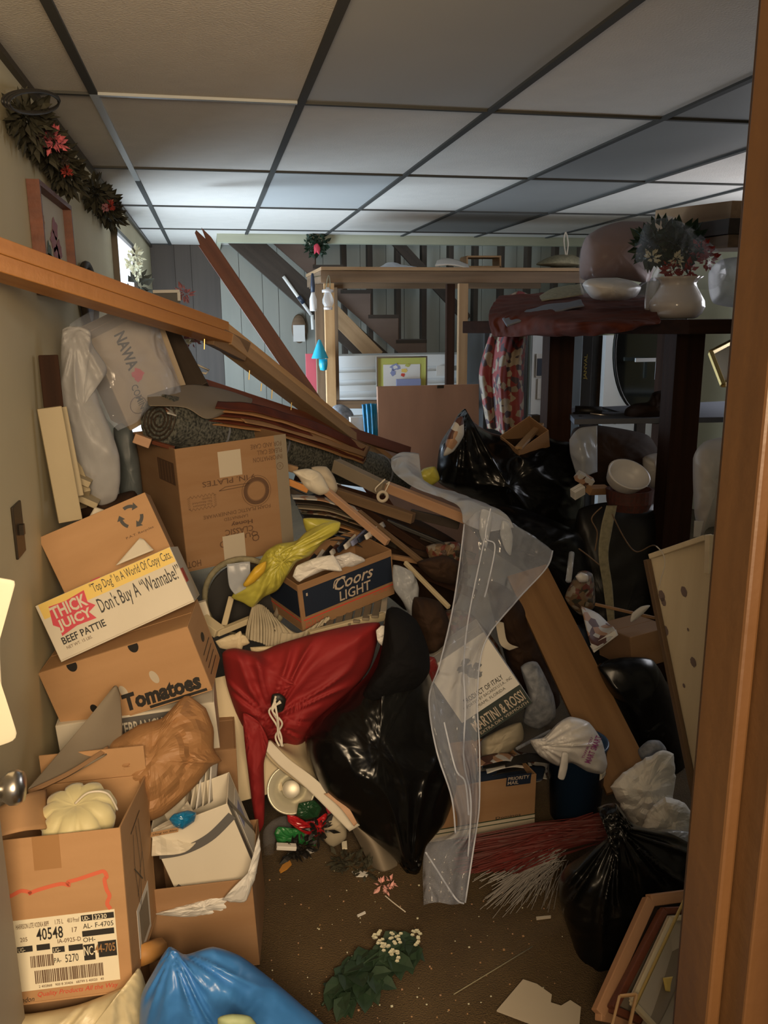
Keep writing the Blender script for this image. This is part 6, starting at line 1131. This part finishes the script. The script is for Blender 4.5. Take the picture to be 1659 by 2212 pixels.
sheet('cream_scrap', [[(1432, 2112, 1.28), (1485, 2105, 1.3)], [(1438, 2140, 1.26), (1480, 2152, 1.28)]], m_yelprint, 6, 6, .002, 6, .002, label='yellow cream card scrap at the door casing', cat='card')
# ------------------------------------------------------------------ on the carpet
g = root('silk_foliage', 'wilted bunch of dark green silk leaves with white florets on the carpet', 'artificial plant', atz(800, 2090, 0))
rnd = random.Random(5)
m_gl = m_green; ctr = []
stem0 = atz(695, 2172, .006)
tube_obj('stem', [stem0, atz(740, 2120, .02), atz(800, 2070, .03), atz(860, 2030, .03)], .003, m_gl, g)
nL = 0
for k in range(130):
    u = rnd.random()**.8; bx = 720+u*165+rnd.uniform(-14, 14); by = 2135-u*95+rnd.uniform(-38, 34)*(.5+.6*math.sin(PI*min(1, u+.1)))
    a_ = rnd.uniform(-2.7, -1.5) if k % 3 else rnd.uniform(-3.1, .5); L_ = rnd.uniform(.045, .075); p = atz(bx, by, rnd.uniform(.006, .035)); dirv = V((math.cos(a_), math.sin(a_), rnd.uniform(-.3, .35))); sd_ = V((-dirv.y, dirv.x, rnd.uniform(-.5, .5)))*L_*.34
    b = MB(); mid1 = p+dirv*L_*.33+V((0, 0, .004)); mid2 = p+dirv*L_*.7+V((0, 0, .002)); tip = p+dirv*L_-V((0, 0, .004))
    b.add([p, mid1+sd_, mid2+sd_*.7, tip, mid2-sd_*.7, mid1-sd_, mid1-V((0, 0, .004)), mid2-V((0, 0, .004))], [(0, 6, 1), (1, 6, 7, 2), (2, 7, 3), (3, 7, 4), (4, 7, 6, 5), (5, 6, 0)]); 
    mn = min(v_.z for v_ in b.v)
    if mn < .002: b.v = [v_+V((0, 0, .002-mn)) for v_ in b.v]
    b.out('leaf', m_gl, g, solid=.0006)
for k in range(60):
    if k < 36: t = rnd.random(); x, y = 805+60*t+rnd.uniform(-10, 10), 2012+62*t+rnd.uniform(-9, 9)
    elif k < 48: x, y = 850+rnd.uniform(-8, 20), 2015+rnd.uniform(-6, 30)
    else: x, y = 898+rnd.uniform(-8, 10), 2035+rnd.uniform(-25, 15)
    p = atz(x, y, .045+rnd.uniform(0, .012)); b = MB()
    for j in range(5):
        t = j*2*PI/5; b.add([p, p+V((math.cos(t), math.sin(t), .3))*.0045, p+V((math.cos(t+.6), math.sin(t+.6), .3))*.0055, p+V((math.cos(t+1.2), math.sin(t+1.2), .3))*.0045], [(0, 1, 2, 3)])
    b.out('floret', m_wflow, g)
g = root('pink_silk_flower', 'small pink silk flower with white stem on the carpet', 'flower', atz(835, 1935, 0))
leaves('petals', m_pinkl, [(atz(824, 1912, .012), .012), (atz(842, 1905, .012), .012), (atz(838, 1922, .012), .012)], 12, .018, g, 3)
tube_obj('stem', [atz(832, 1935, .006), atz(850, 1950, .006), atz(876, 1970, .004)], .0016, m_cordw, g)
def scrap(label, poly, z, m, t_=.004):
    P_ = [atz(x, y, z) for x, y in poly]; b = MB(); n = len(P_); b.add(P_+[p-V((0, 0, min(t_, z-.0005))) for p in P_], [tuple(range(n)), tuple(range(2*n-1, n-1, -1))]+[(i, i+n, (i+1) % n+n, (i+1) % n) for i in range(n)]); return b.out('paper_scrap', m, label=label, cat='scrap')
scrap('large white paper sheet with torn corner lying at the bottom of the carpet', [(1073, 2182), (1130, 2115), (1160, 2125), (1192, 2148), (1190, 2165), (1212, 2172), (1232, 2160), (1255, 2175), (1250, 2230), (1200, 2230)], .012, m_tapew)
scrap('yellow orange scrap on the carpet left of the ribbon heap', [(603, 1880), (610, 1868), (626, 1858), (630, 1866), (620, 1876), (606, 1884)], .006, mat('orange_scrap', (.5, .22, .03), .6))
scrap('white scrap near the bottom of the big black bag', [(760, 1882), (775, 1880), (797, 1884), (792, 1892), (770, 1892)], .006, m_paper)
scrap('thin white twig on the carpet centre', [(771, 1976), (788, 1968), (790, 1971), (773, 1979)], .005, m_paper)
scrap('white playing card corner on the carpet below the ribbon heap', [(656, 1840), (668, 1830), (679, 1838), (668, 1842)], .02, m_paper)
scrap('cream chip in the ribbon heap', [(738, 1818), (749, 1816), (750, 1832), (739, 1832)], .03, m_label)
scrap('short white chip at the left of the right trash bag', [(1158, 1980), (1190, 1977), (1190, 1981), (1159, 1985)], .006, m_tapew)
tube_obj('straw', [atz(980, 2148, .004), atz(1150, 2045, .004)], .0012, m_cork, label='long thin straw lying on the carpet', cat='straw', sm=0)
b = MB()
for k in range(260):
    x, y = rnd.uniform(570, 1250), rnd.uniform(1850, 2212); p = atz(x, y, .002); r_ = rnd.uniform(.0006, .0028)*rnd.random()**.5; b.box((p.x-r_, p.y-r_, .0005), (p.x+r_, p.y+r_*rnd.uniform(.3, 1), .0005+r_), mi=rnd.randint(0, 2))
b.out('carpet_crumbs', [m_card, m_wflow, m_pink], label='crumbs and lint scattered over the carpet', cat='crumbs', kind='stuff')
leaves('dark_litter', m_dgreen, [(atz(760, 1870, .015), .03), (atz(735, 1860, .015), .02), (atz(790, 1880, .012), .025)], 30, .03, None, 13, label='dark leafy litter on the carpet at the foot of the pile', cat='litter')
